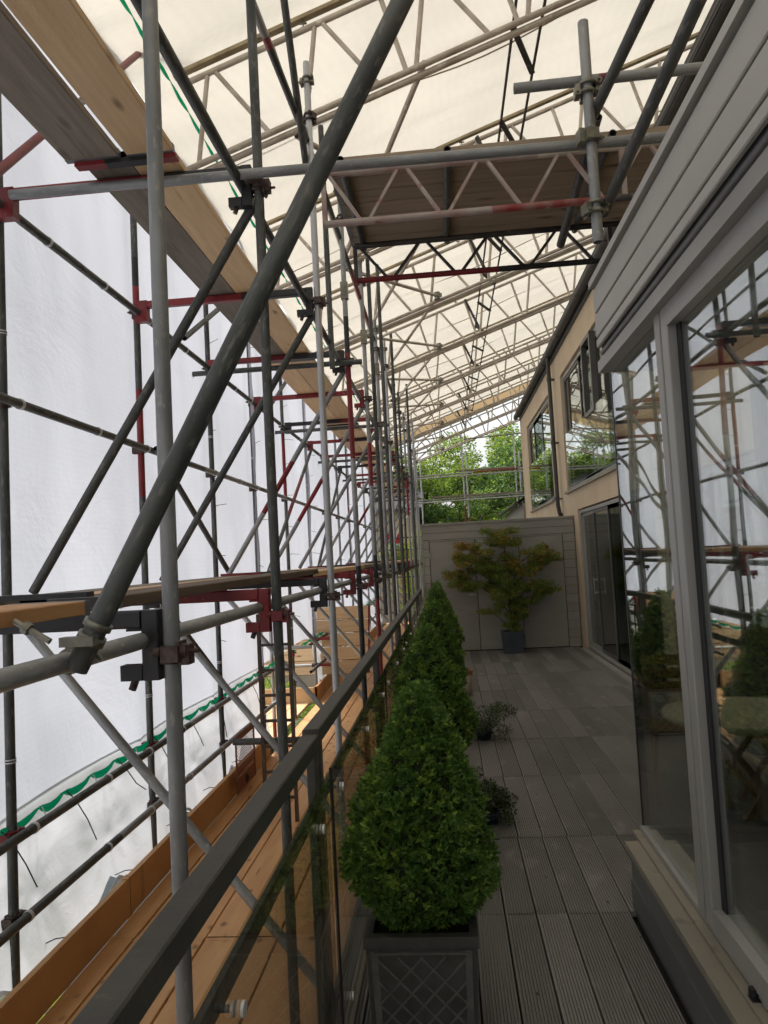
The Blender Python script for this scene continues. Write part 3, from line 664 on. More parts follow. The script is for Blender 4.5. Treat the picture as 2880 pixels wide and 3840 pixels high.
kinds_lo = [0, 1, 0, 3, 3, 0, 0, 0, 0, 3, 3, 0, 1, 0]; kinds_hi = [0, 2, 2, 2, 3, 1, 2, 3, 1, 2, 3, 1, 2, 1]
for i, y in enumerate(YI):
    bracket(y, 1.49, kinds_lo[i], f'{["black","black and red","black","red"][[0,1,2,3].index(kinds_lo[i])] if True else ""} board bracket at the lower lift on the {ORD[i]} inner pole', 'board brackets of the lower lift')
    if i: bracket(y, 3.575, kinds_hi[i], f'{["black","red and black","black and red","red"][kinds_hi[i]]} board bracket at the upper lift on the {ORD[i]} inner pole', 'board brackets of the upper lift')

# scaffold boards
def board_mesh(L, m, w=.225, t=.038, strap=strap_m, name='scaffold_board'):
    b = MB().beam((0, 0, 0), (0, L, 0), w, t, bev=.003)
    for y0 in (.0, L-.03):
        b.add([(-w/2-.001,y0,-t/2-.001),(w/2+.001,y0,-t/2-.001),(w/2+.001,y0+.03,-t/2-.001),(-w/2-.001,y0+.03,-t/2-.001),(-w/2-.001,y0,t/2+.001),(w/2+.001,y0,t/2+.001),(w/2+.001,y0+.03,t/2+.001),(-w/2-.001,y0+.03,t/2+.001)],
              [(0,3,2,1),(4,5,6,7),(0,1,5,4),(1,2,6,5),(2,3,7,6),(3,0,4,7)], 1)
    return b.mesh(name, [m, strap])
def board(x, y, z, L, m, label, group, rz=0, rx=0, w=.225, name='scaffold_board', cat='scaffold board', strap=strap_m):
    o = link(name, board_mesh(L, m, w, strap=strap, name=name), None, (x, y, z), (rx, 0, rz)); return tag(o, label, cat, group)
ZU = 3.575+.056+.02
GU = 'boards of the upper lift'; GL = 'boards of the lower lift'
spans = [(.2, 3.33), (3.33, 7.0), (7.0, 10.6), (10.6, 14.2), (14.2, 17.8), (17.8, 21.4), (21.4, 24)]
for i, (a, b) in enumerate(spans):
    wr = wood_n; wl_ = [wood_g, wood_g, wood_n, wood_n, wood_n, wood_n, wood_n][i]
    z = ZU+(.002 if i % 2 else .0)
    board(-1.302, a+.003, z, b-a-.006, wr, f'{ORD[i]} pale fresh board of the upper lift, on the side nearer the poles', GU, R(-.2) if i == 0 else 0)
    board(-1.548 if i == 0 else -1.530, a+.003, z, b-a-.006, wl_, f'{ORD[i]} {"grey weathered" if i < 2 else "pale"} board of the upper lift, on the sheeting side', GU, R(.5) if i == 0 else 0, 0, .262 if i == 0 else .225)
    if 1: tag(obj('board_clip', MB().beam((-1.665, b+.01, ZU-.028), (-1.165, b+.01, ZU-.028), .05, .018), [blackp], None), f'{ORD[i]} black and red retaining bar under the upper board joint', 'retaining bar', 'retaining bars under the upper boards') if i > 0 else None
cl = obj('board_clip', MB().beam((-1.67, 3.34, ZU-.030), (-1.52, 3.34, ZU-.030), .05, .02).beam((-1.52, 3.34, ZU-.030), (-1.245, 3.34, ZU-.030), .05, .02, mi=1).beam((-1.245, 3.34, ZU-.030), (-1.17, 3.34, ZU-.030), .05, .02), [redp, blackp])
tag(cl, 'red and black retaining bar under the nearest upper board joint', 'retaining bar')
ZL = 1.49+.056+.02
lsp = [(-1.6, 2.02), (2.20, 5.75), (5.5, 9.1), (9.05, 12.6), (12.5, 16.1), (16.1, 19.7), (19.7, 23.5)]
for i, (a, b) in enumerate(lsp):
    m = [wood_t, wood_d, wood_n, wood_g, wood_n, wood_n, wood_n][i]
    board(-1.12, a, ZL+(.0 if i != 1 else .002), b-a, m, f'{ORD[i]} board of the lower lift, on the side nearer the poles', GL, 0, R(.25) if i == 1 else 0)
    board(-1.36, a+(.25 if i else -.1), ZL, b-a-.3, [wood_g, wood_n][i % 2], f'{ORD[i]} board of the lower lift, on the sheeting side', GL)
    board(-1.60, a+(.15 if i else -.1), ZL+.001, b-a-.2, [wood_g, wood_n][(i+1) % 2], f'{ORD[i]} outermost board of the lower lift', GL)
    if i: 
        c = obj('board_clip', MB().beam((-1.72, a+.05, ZL+.029), (-1.42, a+.05, ZL+.029), .05, .018).beam((-1.42, a+.05, ZL+.029), (-1.12, a+.05, ZL+.029), .05, .018, mi=1), [redp, blackp])
        tag(c, f'{ORD[i]} red and black retaining bar lying over the lower board joints', 'retaining bar', 'retaining bars over the lower boards')

# braces
tube_thing('brace_tube', (-.8725, 1.6741, 1.439), (.13, 1.80, 3.36), 'thick dark diagonal tube crossing the whole view from the lower bracket to the top edge', 'scaffold tube', None, None, galv_old, r=.0262)
cp = empty('swivel_coupler', 'yellowish swivel coupler joining the thick diagonal tube to the lower ledger', 'coupler', (-.915, 1.70, 1.455))
sw = MB()
for y in (-.05, .038): 
    pass
def ringY(mb, c, axis, r0, r1, h, mi=0, seg=16):
    t = MB().lathe([(r0, -h/2), (r1, -h/2), (r1, h/2), (r0, h/2), (r0, -h/2)], (0,0,0), seg)
    q = Vector(axis).to_track_quat('Z', 'Y').to_matrix(); c = Vector(c)
    mb.add([q @ Vector(v)+c for v in t.v], t.f, mi, True); return mb
ax = (Vector((.13, 1.80, 3.36))-Vector((-.945, 1.665, 1.30))).normalized()
base = Vector((-.945, 1.665, 1.30))+ax*.235-Vector((-.915, 1.70, 1.455))
rg = MB(); ringY(rg, base, ax, .0265, .0335, .022); ringY(rg, base+ax*.036, ax, .0265, .0335, .016); rg.box(base.x-.05, base.x+.03, -.075, -.045, base.z-.012, base.z+.01)
obj('upper_band', rg, zincy, cp)
rg = MB(); ringY(rg, (0.01, .012, 0), (0, 1, 0), .0245, .0315, .02); ringY(rg, (.01, .05, 0), (0, 1, 0), .0245, .0315, .016); rg.box(.0, .05, .005, .055, .022, .05)
obj('lower_band', rg, zincy, cp)
rg = MB(); rg.tube((-.085, -.06, .105), (.0, -.06, .055), .0075, 8).tube((-.062, -.06, .092), (-.048, -.06, .083), .015, 6)
obj('bolt', MB().tube((.02, .03, .06), (.075, .035, -.005), .0075, 8).tube((.045, .032, .028), (.058, .034, .014), .016, 6), zincy, cp)
obj('bolt', rg, zincy, cp)
def sect(m_): return m_
for i, y in enumerate(YI):
    if i == 0: continue
    s_ = [(.3, .55, redp)] if i in (3, 4, 7) else None
    tube_thing('brace_tube', (-2.06, y+.045, 1.58), (-.86, y+.045, 3.46), f'{ORD[i-1]} cross brace rising from the lower boards to the inner pole', 'scaffold tube', 'upper cross braces between the two pole rows', s_, galv_old if i < 3 else galv)
    tube_thing('brace_tube', (-2.13, y+.10, 1.40), (-.62, y+.10, -.46), f'{ORD[i-1]} cross brace falling below the lower lift to the platform', 'scaffold tube', 'lower cross braces between the two pole rows', None, galv if i != 3 else galv_new)
tube_thing('brace_tube', (-2.12, 3.05, 3.30), (-2.12, 5.85, 6.2), 'red and grey brace climbing past the upper boards on the sheeting side', 'scaffold tube', None, [(.10, .30, redp), (.45, .85, redp)], galv)
for i, (a, b, z0, z1) in enumerate([(5.3, 7.2, 2.56, 1.5), (5.35, 8.4, 1.40, -.4), (8.5, 11.9, 1.5, 3.5), (11.9, 15.2, 1.5, 3.5), (6.0, 8.4, 3.6, 5.0), (9.0, 11.6, 3.6, 5.0)]):
    tube_thing('brace_tube', (-2.10, a, z0), (-2.10, b, z1), f'{ORD[i]} long face brace lying along the outer row behind the boards', 'scaffold tube', 'face braces on the outer row', [(.4, .7, redp)] if i in (2, 4) else None, galv_old)
# transoms seen from below at upper lift
for i, y in enumerate(YI[1:], 1):
    if i == 1: continue
    tube_thing('transom_tube', (-2.3, y-.08, 3.49), (-.68, y-.08, 3.49), f'{ORD[i-2]} far transom tube under the upper lift', 'scaffold tube', 'transom tubes under the upper lift', None, galv_old) if i % 2 else None
tube_thing('transom_tube', (-2.05, 3.41, 3.553), (1.5, 3.41, 3.523), 'long grey transom tube running from the sheeting past the second pole to the bay roof', 'scaffold tube', None, None, galv)

# ladder
ld = empty('ladder', 'brown steel pole ladder standing on the platform by the outer row', 'ladder', (-1.49, 6.2, -.5))
for sx in (-.13, .13): obj('stile', MB().beam((sx, 0, 0), (sx, 0, 1.74), .028, .03), ladder_m, ld)
for k in range(8): obj('rung', MB().beam((-.13, 0, .22+k*.21), (.13, 0, .22+k*.21), .026, .022), ladder_m, ld)
# short horizontal tubes by the ladder with red cap
tube_thing('scaffold_tube', (-1.90, 6.28, .165), (-1.22, 6.28, .165), 'short horizontal tube with a red end fixed behind the ladder', 'scaffold tube', None, [(.95, 1, redp)], galv_old, r=.028)
tube_thing('scaffold_tube', (-2.2, 9.05, .62), (-1.72, 9.05, .62), 'short pale tube crossing the gap of the loading bay', 'scaffold tube', None, None, galv_new)
# brick guard panel
bgd = empty('mesh_guard', 'rusty orange wire mesh guard leaning on the toe board by the ladder', 'guard', (-2.02, 6.75, -.40))
for y in (0, .62): obj('side_bar', MB().beam((0, y, -.02), (0, y, .50), .014, .018), guard_m, bgd)
obj('top_plate', MB().box(-.004, .004, 0, .62, .44, .50), guard_m, bgd); obj('middle_plate', MB().box(-.004, .004, 0, .62, .15, .19), guard_m, bgd); obj('lower_plate', MB().box(-.004, .004, 0, .62, -.02, .12), guard_m, bgd)
ms = MB()
for k in range(-8, 22):
    for sg in (1, -1):
        y0 = k*.035; y1 = y0+sg*.26
        a, b, c, d = y0, y1, .19, .44
        if a < 0 or a > .62: continue
        if b < 0: d = .19+.25*(a/(a-b)); b = 0
        if b > .62: d = .19+.25*((.62-a)/(b-a)); b = .62
        ms.beam((0, a, c), (0, b, d), .003, .003)
stuff(obj('wire_mesh', ms, guard_m, bgd))
obj('lock_ring', MB().path([(.01, .27, .02), (.01, .27, .07), (.01, .31, .08), (.01, .33, .04), (.01, .29, .01)], .006), blackp, bgd)

# platform boards (orange) and toe boards
GP = 'orange boards of the low platform beyond the handrail'
px = [-2.0+.225*k-.11 for k in range(0, 8)]
py = [-2.0, .75, 4.33, 7.9, 11.45, 15.0, 18.6, 22.2, 24.5]
n_ = 0
for c, (a, b) in enumerate(zip(py, py[1:])):
    for k, (xx, ww) in enumerate(((-2.02, .135), (-1.733, .415), (-1.305, .415), (-.877, .415), (-.570, .17))):
        o = link('platform_board', board_mesh(b-a-.010, wood_o, ww, .04, wood_o, 'platform_board'), None, (xx, a+.005, -.5+random.uniform(-.003, .003)))
        tag(o, f'{"narrow " if ww < .2 else ""}orange platform board, {ORD[k]} column from toe board, {ORD[c]} length from camera', 'board', GP)
ty = [-2, 2.5, 4.62, 8.3]
for i, (a, b) in enumerate(zip(ty, ty[1:])):
    board(-2.115, a+.004, -.37, b-a-.008, wood_t, f'{ORD[i]} orange brown toe board standing on edge under the loose sheeting', 'toe boards along the near sheeting', 0, 0, .04, 'toe_board', 'toe board', wood_t)
for o in bpy.data.objects:
    if o.name.startswith('toe_board'): o.scale = (1, 1, 6.1)
ty = [11.35, 14.9, 18.5, 22.0]
for i, (a, b) in enumerate(zip(ty, ty[1:])):
    o = board(-2.115, a+.004, -.37, b-a-.008, wood_t, f'{ORD[i]} far orange toe board standing beyond the loading bay', 'toe boards beyond the loading bay', 0, 0, .04, 'toe_board', 'toe board', wood_t); o.scale = (1, 1, 6.1)
o = board(-3.4, 11.33, -.37, 1.28, wood_n, 'pale toe board closing the far end of the loading bay', None, R(-90), 0, .04, 'toe_board', 'toe board', wood_t); o.scale = (1, 1, 6.1)
# loading bay outside
for k in range(8):
    o = link('platform_board', board_mesh(3.6, wood_n, .22, .038, redp, 'platform_board'), None, (-2.33-.2275*k, 8.1, -.50)); tag(o, f'{ORD[k]} pale board of the loading bay platform outside the sheeting', 'board', 'boards of the loading bay')
for k in range(5):
    o = link('platform_board', board_mesh(3.2, wood_n, .225, .038, redp, 'platform_board'), None, (-4.6, 12.6+.1*k, -.15+.222*k), (0, R(0), R(-90)))
    o.rotation_euler = (R(0), R(0), R(-90)); o.rotation_euler = Matrix.Rotation(R(-90), 3, 'Z').to_euler()
    o.rotation_euler = (Matrix.Rotation(R(66), 3, 'X') @ Matrix.Rotation(R(-90), 3, 'Z')).to_euler()
    tag(o, f'{ORD[k]} bright orange board from the bottom of the sloped boarding outside', 'board', 'sloped boards behind the loading bay')
for i, z in enumerate((.0, .42)):
    tube_thing('scaffold_tube', (-4.4, 11.9, z), (-1.95, 11.9, z), f'{["lower","upper"][i]} cross tube closing the loading bay', 'scaffold tube', None, [(.9, 1, redp)], galv_new)
for i, x in enumerate((-2.25, -3.3, -4.3)): tube_thing('scaffold_pole', (x, 11.95 if i else 9.2, -3.4), (x, 11.95 if i else 9.2, 1.2), f'{["slim","middle","outermost"][i]} upright pole at the loading bay outside', 'scaffold pole', None, [(.60, .68, redp)], galv_new)
pb = tag(obj('flat_roof', MB().box(-5.2, -2.5, 9.3, 11.0, -3.5, -.72).box(-5.25, -2.45, 9.25, 11.05, -.72, -.66), paleblue), 'pale blue grey metal roof below the loading bay', 'roof')

# =====================================================================================
# GALLERY ACROSS THE TERRACE: lattice girders + boards, extra tubes top right
# =====================================================================================
def girder(y, z1, z0, x0, x1, label, cols, n=7):
    t = empty('lattice_girder', label, 'girder', (x0, y, z0)); L = x1-x0; h = z1-z0; r = .018
    a = MB(); a.tube((0,0,h), (L*.45,0,h), r, 12, 0).tube((L*.45,0,h), (L,0,h), r, 12, 1); obj('top_chord', a, cols[:2], t)
    a = MB(); a.tube((0,0,0), (L*.35,0,0), r, 12, 0).tube((L*.35,0,0), (L*.6,0,0), r, 12, 1).tube((L*.6,0,0), (L,0,0), r, 12, 2); obj('bottom_chord', a, cols[2:], t)
    k = L/n; me = None
    for i in range(n):
        obj('web_bar', MB().beam((i*k+.03, 0, h-.01), ((i+.5)*k-.02, 0, .01), .016, .022, up=(0,1,0)), cols[0], t)
        obj('web_bar', MB().beam(((i+.5)*k+.03, 0, .01), ((i+1)*k-.02, 0, h-.01), .016, .022, up=(0,1,0)), cols[0], t)
    for x in (.0, L*.62, L): obj('web_post', MB().beam((x, 0, 0), (x, 0, h), .024, .024), cols[0], t)
girder(3.66, 3.638, 3.375, -.52, 1.9, 'nearer lattice girder with chipped pink and red paint under the boarded gallery', (chip_m, alu_beam, chip_m, redchip_m, blackchip_m), 6)
girder(4.60, 3.655, 3.43, -.47, 2.1, 'farther dark red lattice girder beyond the boarded gallery', (dark_strut, blackp, redp, blackp, redp), 6)
for k in range(7):
    o = link('scaffold_board', board_mesh(2.6, wood_b, .141, .038), None, (-.50, 3.75+.1475*k, 3.715), (0, 0, R(-90)))
    tag(o, f'{ORD[k]} brown board from the camera in the gallery underside across the terrace', 'scaffold board', 'boards of the gallery across the terrace')
for i, x in enumerate((-.42, .12, .93)): 
    o = tube_thing('transom_tube', (x, 3.60, 3.677), (x+.0, 4.70, 3.677), f'{["left","middle","right"][i]} short cross tube clipped beneath the gallery boards', 'scaffold tube', None, [(.0, .12, redp)] if i == 1 else None, galv_old, r=.019)
    link('clip', MB().tube((0,0,0),(0,0,-.07),.005,6).tube((0,0,-.02),(0,0,-.045),.011,6).mesh('clip', galv_new), o, (0, 0, 1.0))
v = tube_thing('scaffold_pole', (.763, 3.34, 3.03), (.765, 3.34, 4.07), 'short free standing upright tube with open ends clamped high above the terrace', 'scaffold pole', None, None, galv)
coupler(v, (0, 0, .16), (0, 0, R(200)), 1, 1.2); coupler(v, (0, 0, .49), (0, 0, R(-80)), 1, 1.2); coupler(v, (0, 0, .72), (0, 0, R(180)), 1, 1.25)
tube_thing('scaffold_tube', (.44, 3.395, 3.822), (1.9, 3.395, 3.835), 'horizontal tube with a cut end and red band crossing the short upright', 'scaffold tube', None, [(.265, .315, redp)], galv)
tube_thing('scaffold_tube', (.80, 3.42, 3.67), (.96, 1.2, 3.62), 'upper of two dark tubes coming overhead from the short upright towards the camera', 'scaffold tube', None, None, galv_old)
tube_thing('scaffold_tube', (.815, 3.42, 3.20), (1.02, 1.2, 3.62), 'lower of two dark tubes coming overhead from the short upright towards the camera', 'scaffold tube', None, None, galv_old)
tube_thing('scaffold_tube', (.83, 3.47, 3.69), (.78, 4.38, 3.46), 'dark tube sloping down behind the gallery boards from the short upright', 'scaffold tube', None, None, galv_old)

# =====================================================================================
# ROOF BEAMS
# =====================================================================================
TS = .345; Z0R = 5.46
def zb(x): return Z0R+TS*x
XL, XR = -1.90, 8.0
BY = [2.93, 5.63, 8.40, 11.14, 13.88, 16.6, 19.28, 21.95, 24.7, 27.4]
web_cache = {}
rg2 = random.Random(3)
lengthx = XR-XL
d_ = Vector((1, 0, TS)).normalized()
def rb_part(n, mb, m, t): return obj(n, mb, m, t)
meshes = {}
mb = MB(); mb.tube((XL, -.02, zb(XL)+.03), (XR, -.02, zb(XR)+.03), .0255, 10); mb.tube((XL, .02, zb(XL)-.02), (XR, .02, zb(XR)-.02), .0255, 10); mb.box(0,0,0,0,0,0) if False else None
meshes['bottom_chord'] = mb.mesh('bottom_chord', alu_beam)
TO = .76
meshes['top_chord'] = MB().tube((XL+.05, 0, zb(XL+.05)+TO), (XR, 0, zb(XR)+TO), .0245, 10).mesh('top_chord', alu_beam)
meshes['sheet_track'] = MB().beam((XL-.08, 0, zb(XL-.08)+TO+.10), (XR, 0, zb(XR)+TO+.10), .06, .03).mesh('sheet_track', alu_track)
webs = []; posts = []; pitch = .89
x = XL+.10; k = 0
while x < XR-.95:
    posts.append(MB().tube((x, 0, zb(x)+.03), (x+.10, 0, zb(x+.10)+TO-.02), .0205, 8).mesh('web_post', alu_beam))
    webs.append(MB().tube((x+.17, 0, zb(x+.17)+TO-.02), (x+.60, 0, zb(x+.60)+.03), .0205, 8).mesh('web_member', alu_beam))
    webs.append(MB().tube((x+.64, 0, zb(x+.64)+TO-.02), (x+.82, 0, zb(x+.82)+.03), .0205, 8).mesh('web_member', alu_beam))
    x += .89; k += 1
hanger = MB().tube((0,0,0),(0,0,-.10),.006,6).tube((-.03,0,-.03),(.03,0,-.03),.008,6).tube((-.02,.0,-.07),(.03,0,-.06),.01,6).mesh('track_clip', zincy)
for i, y in enumerate(BY):
    t = empty('roof_beam', f'{ORD[i]} sloping aluminium lattice roof beam from the camera' + (' left uncovered beyond the sheeting' if y > 27 else ' under the cream sheeting'), 'roof beam', (0, y, 0), 'lattice beams of the temporary roof')
    link('bottom_chord', meshes['bottom_chord'], t); link('top_chord', meshes['top_chord'], t); link('sheet_track', meshes['sheet_track'], t)
    for m_ in posts: link('web_post', m_, t)
    for m_ in webs: link('web_member', m_, t)
    for xx in (-.9, .45, 1.8, 3.2): link('track_clip', hanger, t, (xx, 0, zb(xx)+TO+.085))
# plan bracing between beams, longitudinal ladder truss
for i in range(1, len(BY)-1):
    y0, y1 = BY[i], BY[i+1]
    xn = .10; zn = zb(xn)+.10
    a = tube_thing('roof_brace', (-1.0, y0+.04, zb(-1.0)-.05), (xn, y1-.03, zn), f'{ORD[i-1]} horizontal roof brace running out from the pole tops to the beam node', 'brace', 'braces between the roof beams', None, alu_beam)
    b = tube_thing('roof_brace', (xn-.05, y0+.03, zb(xn)+.06), (-1.0, y1-.04, zb(-1.0)+.02), f'{ORD[i-1]} returning roof brace from the beam node down to the next pole top', 'brace', 'returning braces between the roof beams', None, alu_beam)
    coupler(a, (0, 0, (Vector((xn, y1-.03, zn))-Vector((-1.0, y0+.04, zb(-1.0)-.05))).length-.05), (0, 0, 0), 1, 1.3)
tr = empty('roof_truss', 'dark slender ladder truss running lengthwise between the roof beams', 'truss', (0, 0, 0))
y_end = 24.7
obj('chord', MB().beam((.80, -1, 6.0), (.80, y_end, 6.0), .022, .022), dark_strut, tr)
obj('chord', MB().beam((1.05, -1, 6.08), (1.05, y_end, 6.08), .022, .022), dark_strut, tr)
yy = 2.93
while yy < y_end-1:
    obj('lacing_channel', MB().beam((.80, yy+.35, 6.0), (1.05, yy+1.1, 6.08), .05, .02), dark_strut, tr)
    obj('lacing_channel', MB().beam((.80, yy+1.7, 6.0), (1.05, yy+2.45, 6.08), .05, .02), dark_strut, tr)
    yy += 2.7
# second truss drop (cross frame) hanging between beams
for i in range(2, 9):
    y = BY[i]
    obj('cross_strut', MB().beam((.62, y-.05, zb(.62)+.78), (.92, y+.1, zb(.9)+.03), .055, .02), dark_strut, tr)

# roof sheeting
def roofsheet(name, ya, yb, nx, ny, m, parent, seed, dz=0, xe=8.0):
    xs = np.linspace(-2.29, xe, nx); yv = np.linspace(ya, yb, ny); Yg, Xg = np.meshgrid(yv, xs)
    Zg = Z0R+TS*Xg+TO+.13+dz
    ph = np.interp(Yg, BY, np.arange(len(BY))); fr = ph-np.floor(ph)
    sag = -.05*np.sin(np.pi*fr)*(1+.5*np.sin(Xg*1.3+ph*2))
    Zg = Zg+sag+snoise((Xg, Yg), [(1.2, 4.5, 1), (.5, 10, .6), (3, 14, .25)], .012, seed)
    return grid(name, Xg, Yg, Zg, m, parent)
rs = empty('roof_sheeting', 'cream translucent sheeting stretched over the temporary roof beams', 'sheeting', (0, 0, 0))
roofsheet('roof_sheet', -9, 25.2, 110, 470, roof_m, rs, 5)
roofsheet('end_strip', 25.203, 26.9, 60, 30, roof_tan, rs, 6, -.012)
rope = MB()
for yb_ in [4.2, 7.0, 9.8, 12.5, 15.2, 18.0, 20.6, 23.3]:
    pts = [(x, yb_+.03*math.sin(x*3), zb(x)+TO+.085-.03*math.sin(x*2.1)) for x in np.linspace(-1.9, 8, 40)]
    obj('seam_cord', MB().path(pts, .008, 5), alu_track, rs)

# =====================================================================================
# WALL SHEETING
# =====================================================================================
ws = empty('wall_sheeting', 'white translucent debris sheeting tied along the outer scaffold face', 'sheeting', (0, 0, 0))
XS = XO-.055
def wall_sheet(name, ya, yb, za, zb_, dy, dz, m, amp, seed, hemfun=None, octs=None, tie=True):
    yv = np.arange(ya, yb+dy/2, dy); zv = np.linspace(0, 1, int((zb_-za)/dz)+1)
    Yg, Tg = np.meshgrid(yv, zv, indexing='ij')
    low = np.full_like(yv, za) if hemfun is None else hemfun(yv)
    Zg = low[:, None]+Tg*(zb_-low[:, None])
    # pulled against poles at YO, billowing between
    pos = np.interp(Yg, YO, np.arange(len(YO))); fr = pos-np.floor(pos)
    bil = np.sin(np.pi*fr)**.7
    Xg = XS-.02-.05*bil*(1+.3*np.sin(Zg*1.2+pos)); Xb = Xg.copy()
    n = snoise((Yg, Zg), octs or [(2.2, .8, 1), (6, 1.3, .45), (13, 2.5, .2)], amp, seed)
    Xg = Xg+n*(.35+.65*bil)*np.clip((Zg-.42)/.4 if name == 'upper_sheet' else 1, 0, 1)
    if name == 'lower_sheet':
        # creases radiating from tie points on the guard rail and hem
        for tz in (.0, .40):
            for ty_ in np.arange(ya, yb, .82):
                rr = np.sqrt((Yg-ty_)**2+((Zg-tz))**2*1.5); th = np.arctan2(Zg-tz, Yg-ty_)
                Xg += .035*np.exp(-rr/.09)
                Xg += .007*np.abs(np.sin(th*6+ty_*5))**.6*np.exp(-((rr-.20)/.17)**2)
    if name == 'lower_sheet':
        dn = np.clip((.15-Zg)/.5, 0, 1)
        Xg = Xg+.03+.07*dn; Xg = np.minimum(Xg, XO+.045*bil-.028+.02*dn)
        fd = np.clip((.44-Zg)/.16, 0, 1); fd = fd*fd*(3-2*fd); Xg = Xb+.006+fd*(Xg-Xb)
    else: Xg = np.minimum(Xg, XO-.04)
    return grid(name, Xg, Yg, Zg, m, ws)
wall_sheet('upper_sheet', -6, 24.2, .449, 5.585, .06, .09, sheet_m, .018, 11)
def hem(yv):
    s = np.abs(np.sin(np.pi*(yv+.35)/1.25)); return -.37+.12*(1-s)**2-.012*np.sin(yv*2)-.035*s
wall_sheet('lower_sheet', -6, 8.75, -.30, .458, .022, .022, sheet_low, .011, 12, hem, [(3, 4, .8), (9, 3, .5), (22, 6, .25)])
wall_sheet('lower_sheet', 11.9, 24.2, -.30, .458, .05, .05, sheet_low, .02, 13, hem, [(3, 4, 1), (8, 9, .6), (17, 14, .35)])
# rolled hem
hy = np.arange(-3, 8.7, .06); hz = hem(hy)
obj('hem', MB().path([(XO+.012, float(a), float(b)) for a, b in zip(hy, hz)], .011, 6), sheet_low, ws)
# green band: scalloped ribbon with pinches
def band(ya, yb, z0, x, name, step=.30, h=.052):
    b = MB(); y = ya; pinch = []
    while y < yb:
        L = step*random.uniform(.8, 1.25); n = 8; V = []
        for k in range(n+1):
            t = k/n; w_ = h*(.25+.75*math.sin(math.pi*t)**.6); zz = z0-.028*math.sin(math.pi*t)-.004*random.random()
            V += [(x+.012*math.sin(math.pi*t), y+L*t, zz+w_/2), (x+.02*math.sin(math.pi*t)+.006, y+L*t, zz), (x, y+L*t, zz-w_/2)]
        Fq = []
        for k in range(n): Fq += [(3*k, 3*k+3, 3*k+4, 3*k+1), (3*k+1, 3*k+4, 3*k+5, 3*k+2)]
        b.add(V, Fq, 0, True); y += L; pinch.append(y)
    obj(name, b, green_m, ws); return pinch
pin = band(-1, 9.0, .445, XO-.02, 'green_band')
band(10.2, 23, .445, XO-.03, 'green_band', .4)
band(1, 22, 5.45, -1.93, 'green_band', .35, .022)
for i, y in enumerate(pin):
    if y < 2.4: continue
    if i % 2 == 0:
        L = random.uniform(.22, .34); s = random.uniform(-.02, .12)
        obj('cable_tie', MB().path([(XO+.0, y, .45), (XO+.045, y+.01, .40), (XO+.10, y+.02+s*.3, .28), (XO+.10+.02, y+.04+s, .43-L)], .0035, 5), tie_b, ws)
    else: obj('cable_tie', MB().path([(XO+.0, y, .45), (XO+.03, y, .38)], .003, 5), tie_w, ws)
ring = MB()
tr_ = MB().lathe([(TR+.001, -.004), (TR+.0045, -.004), (TR+.0045, .004), (TR+.001, .004)], (0,0,0), 12).mesh('tie_ring', tie_w)
yy = 2.6
for z in (.40, .0, 2.55, 3.545):
    y = 2.75+random.random()*.3
    while y < (9 if z < 1 else 16):
        link('tie_ring', tr_, ws, (-2.145, y, z), (R(90), 0, 0)); link('tie_ring', tr_, ws, (-2.145, y+.012, z), (R(90), 0, 0))
        y += random.uniform(.62, .9)
# black wires at hem and ties sticking from far seams
for y in np.arange(3.0, 8.0, .85):
    obj('cable_tie', MB().path([(XO-.03, y, -.27), (XO+.03, y+.02, -.25), (XO+.07, y+.08, -.27), (XO+.075, y+.22, -.36)], .0032, 5), tie_b, ws)
tk = MB().path([(0,0,0), (.06,-.05,.004), (.15,-.10,-.006)], .0028, 4).mesh('cable_tie', tie_b)
for j, y in enumerate(YO[3:11]):
    for z in np.arange(.9, 4.8, .42): link('cable_tie', tk, ws, (XO-.02, y+.03, z+random.uniform(-.08, .08)), (random.uniform(-.2, .2), random.uniform(-.3, .3), random.uniform(-.5, .5)))
# overlapping seam folds wrapped round some outer poles
for j in (4, 6, 7, 9):
    y = YO[j]; zz = np.linspace(.5, 5.0, 40); aa = np.linspace(-1.2, 1.5, 8)
    A, Z = np.meshgrid(aa, zz, indexing='ij'); rr = .034+.01*np.sin(Z*3+j)+.004*np.sin(Z*11)
    grid('seam_fold', XO+rr*np.cos(A)*1.0, y-.01+rr*np.sin(A)*1.0-.03*np.sin(Z*1.1+j)**2, Z, sheet_m, ws)

# =====================================================================================
# PLANTS
# =====================================================================================
def leaf_mesh(name, pts, dirs, length, width, mats, mi, nrm_jit=.6, seed=1, fold=.25):
    r = np.random.default_rng(seed); n = len(pts)
    d = dirs/np.linalg.norm(dirs, axis=1, keepdims=True)
    s = np.cross(d, r.normal(size=(n, 3))); s /= np.linalg.norm(s, axis=1, keepdims=True)+1e-9
    nn = np.cross(s, d); L = (length*r.uniform(.7, 1.2, n))[:, None]; W = (width*r.uniform(.75, 1.2, n))[:, None]
    v0 = pts; v1 = pts+d*L*.5+s*W*.5+nn*W*fold; v2 = pts+d*L; v3 = pts+d*L*.5-s*W*.5+nn*W*fold
    V = np.stack([v0, v1, v2, v3], 1).reshape(-1, 3); F = np.arange(4*n).reshape(-1, 4)
    me = bpy.data.meshes.new(name); me.from_pydata(V.tolist(), [], F.tolist())
    for m in mats: me.materials.append(m)
    me.polygons.foreach_set('material_index', mi.astype(int).tolist()); me.update(); return me
prof_t = [(-.02, .12), (.05, .18), (.12, .235), (.2, .25), (.32, .225), (.45, .19), (.53, .152), (.62, .12), (.70, .083), (.78, .048), (.84, .014)]
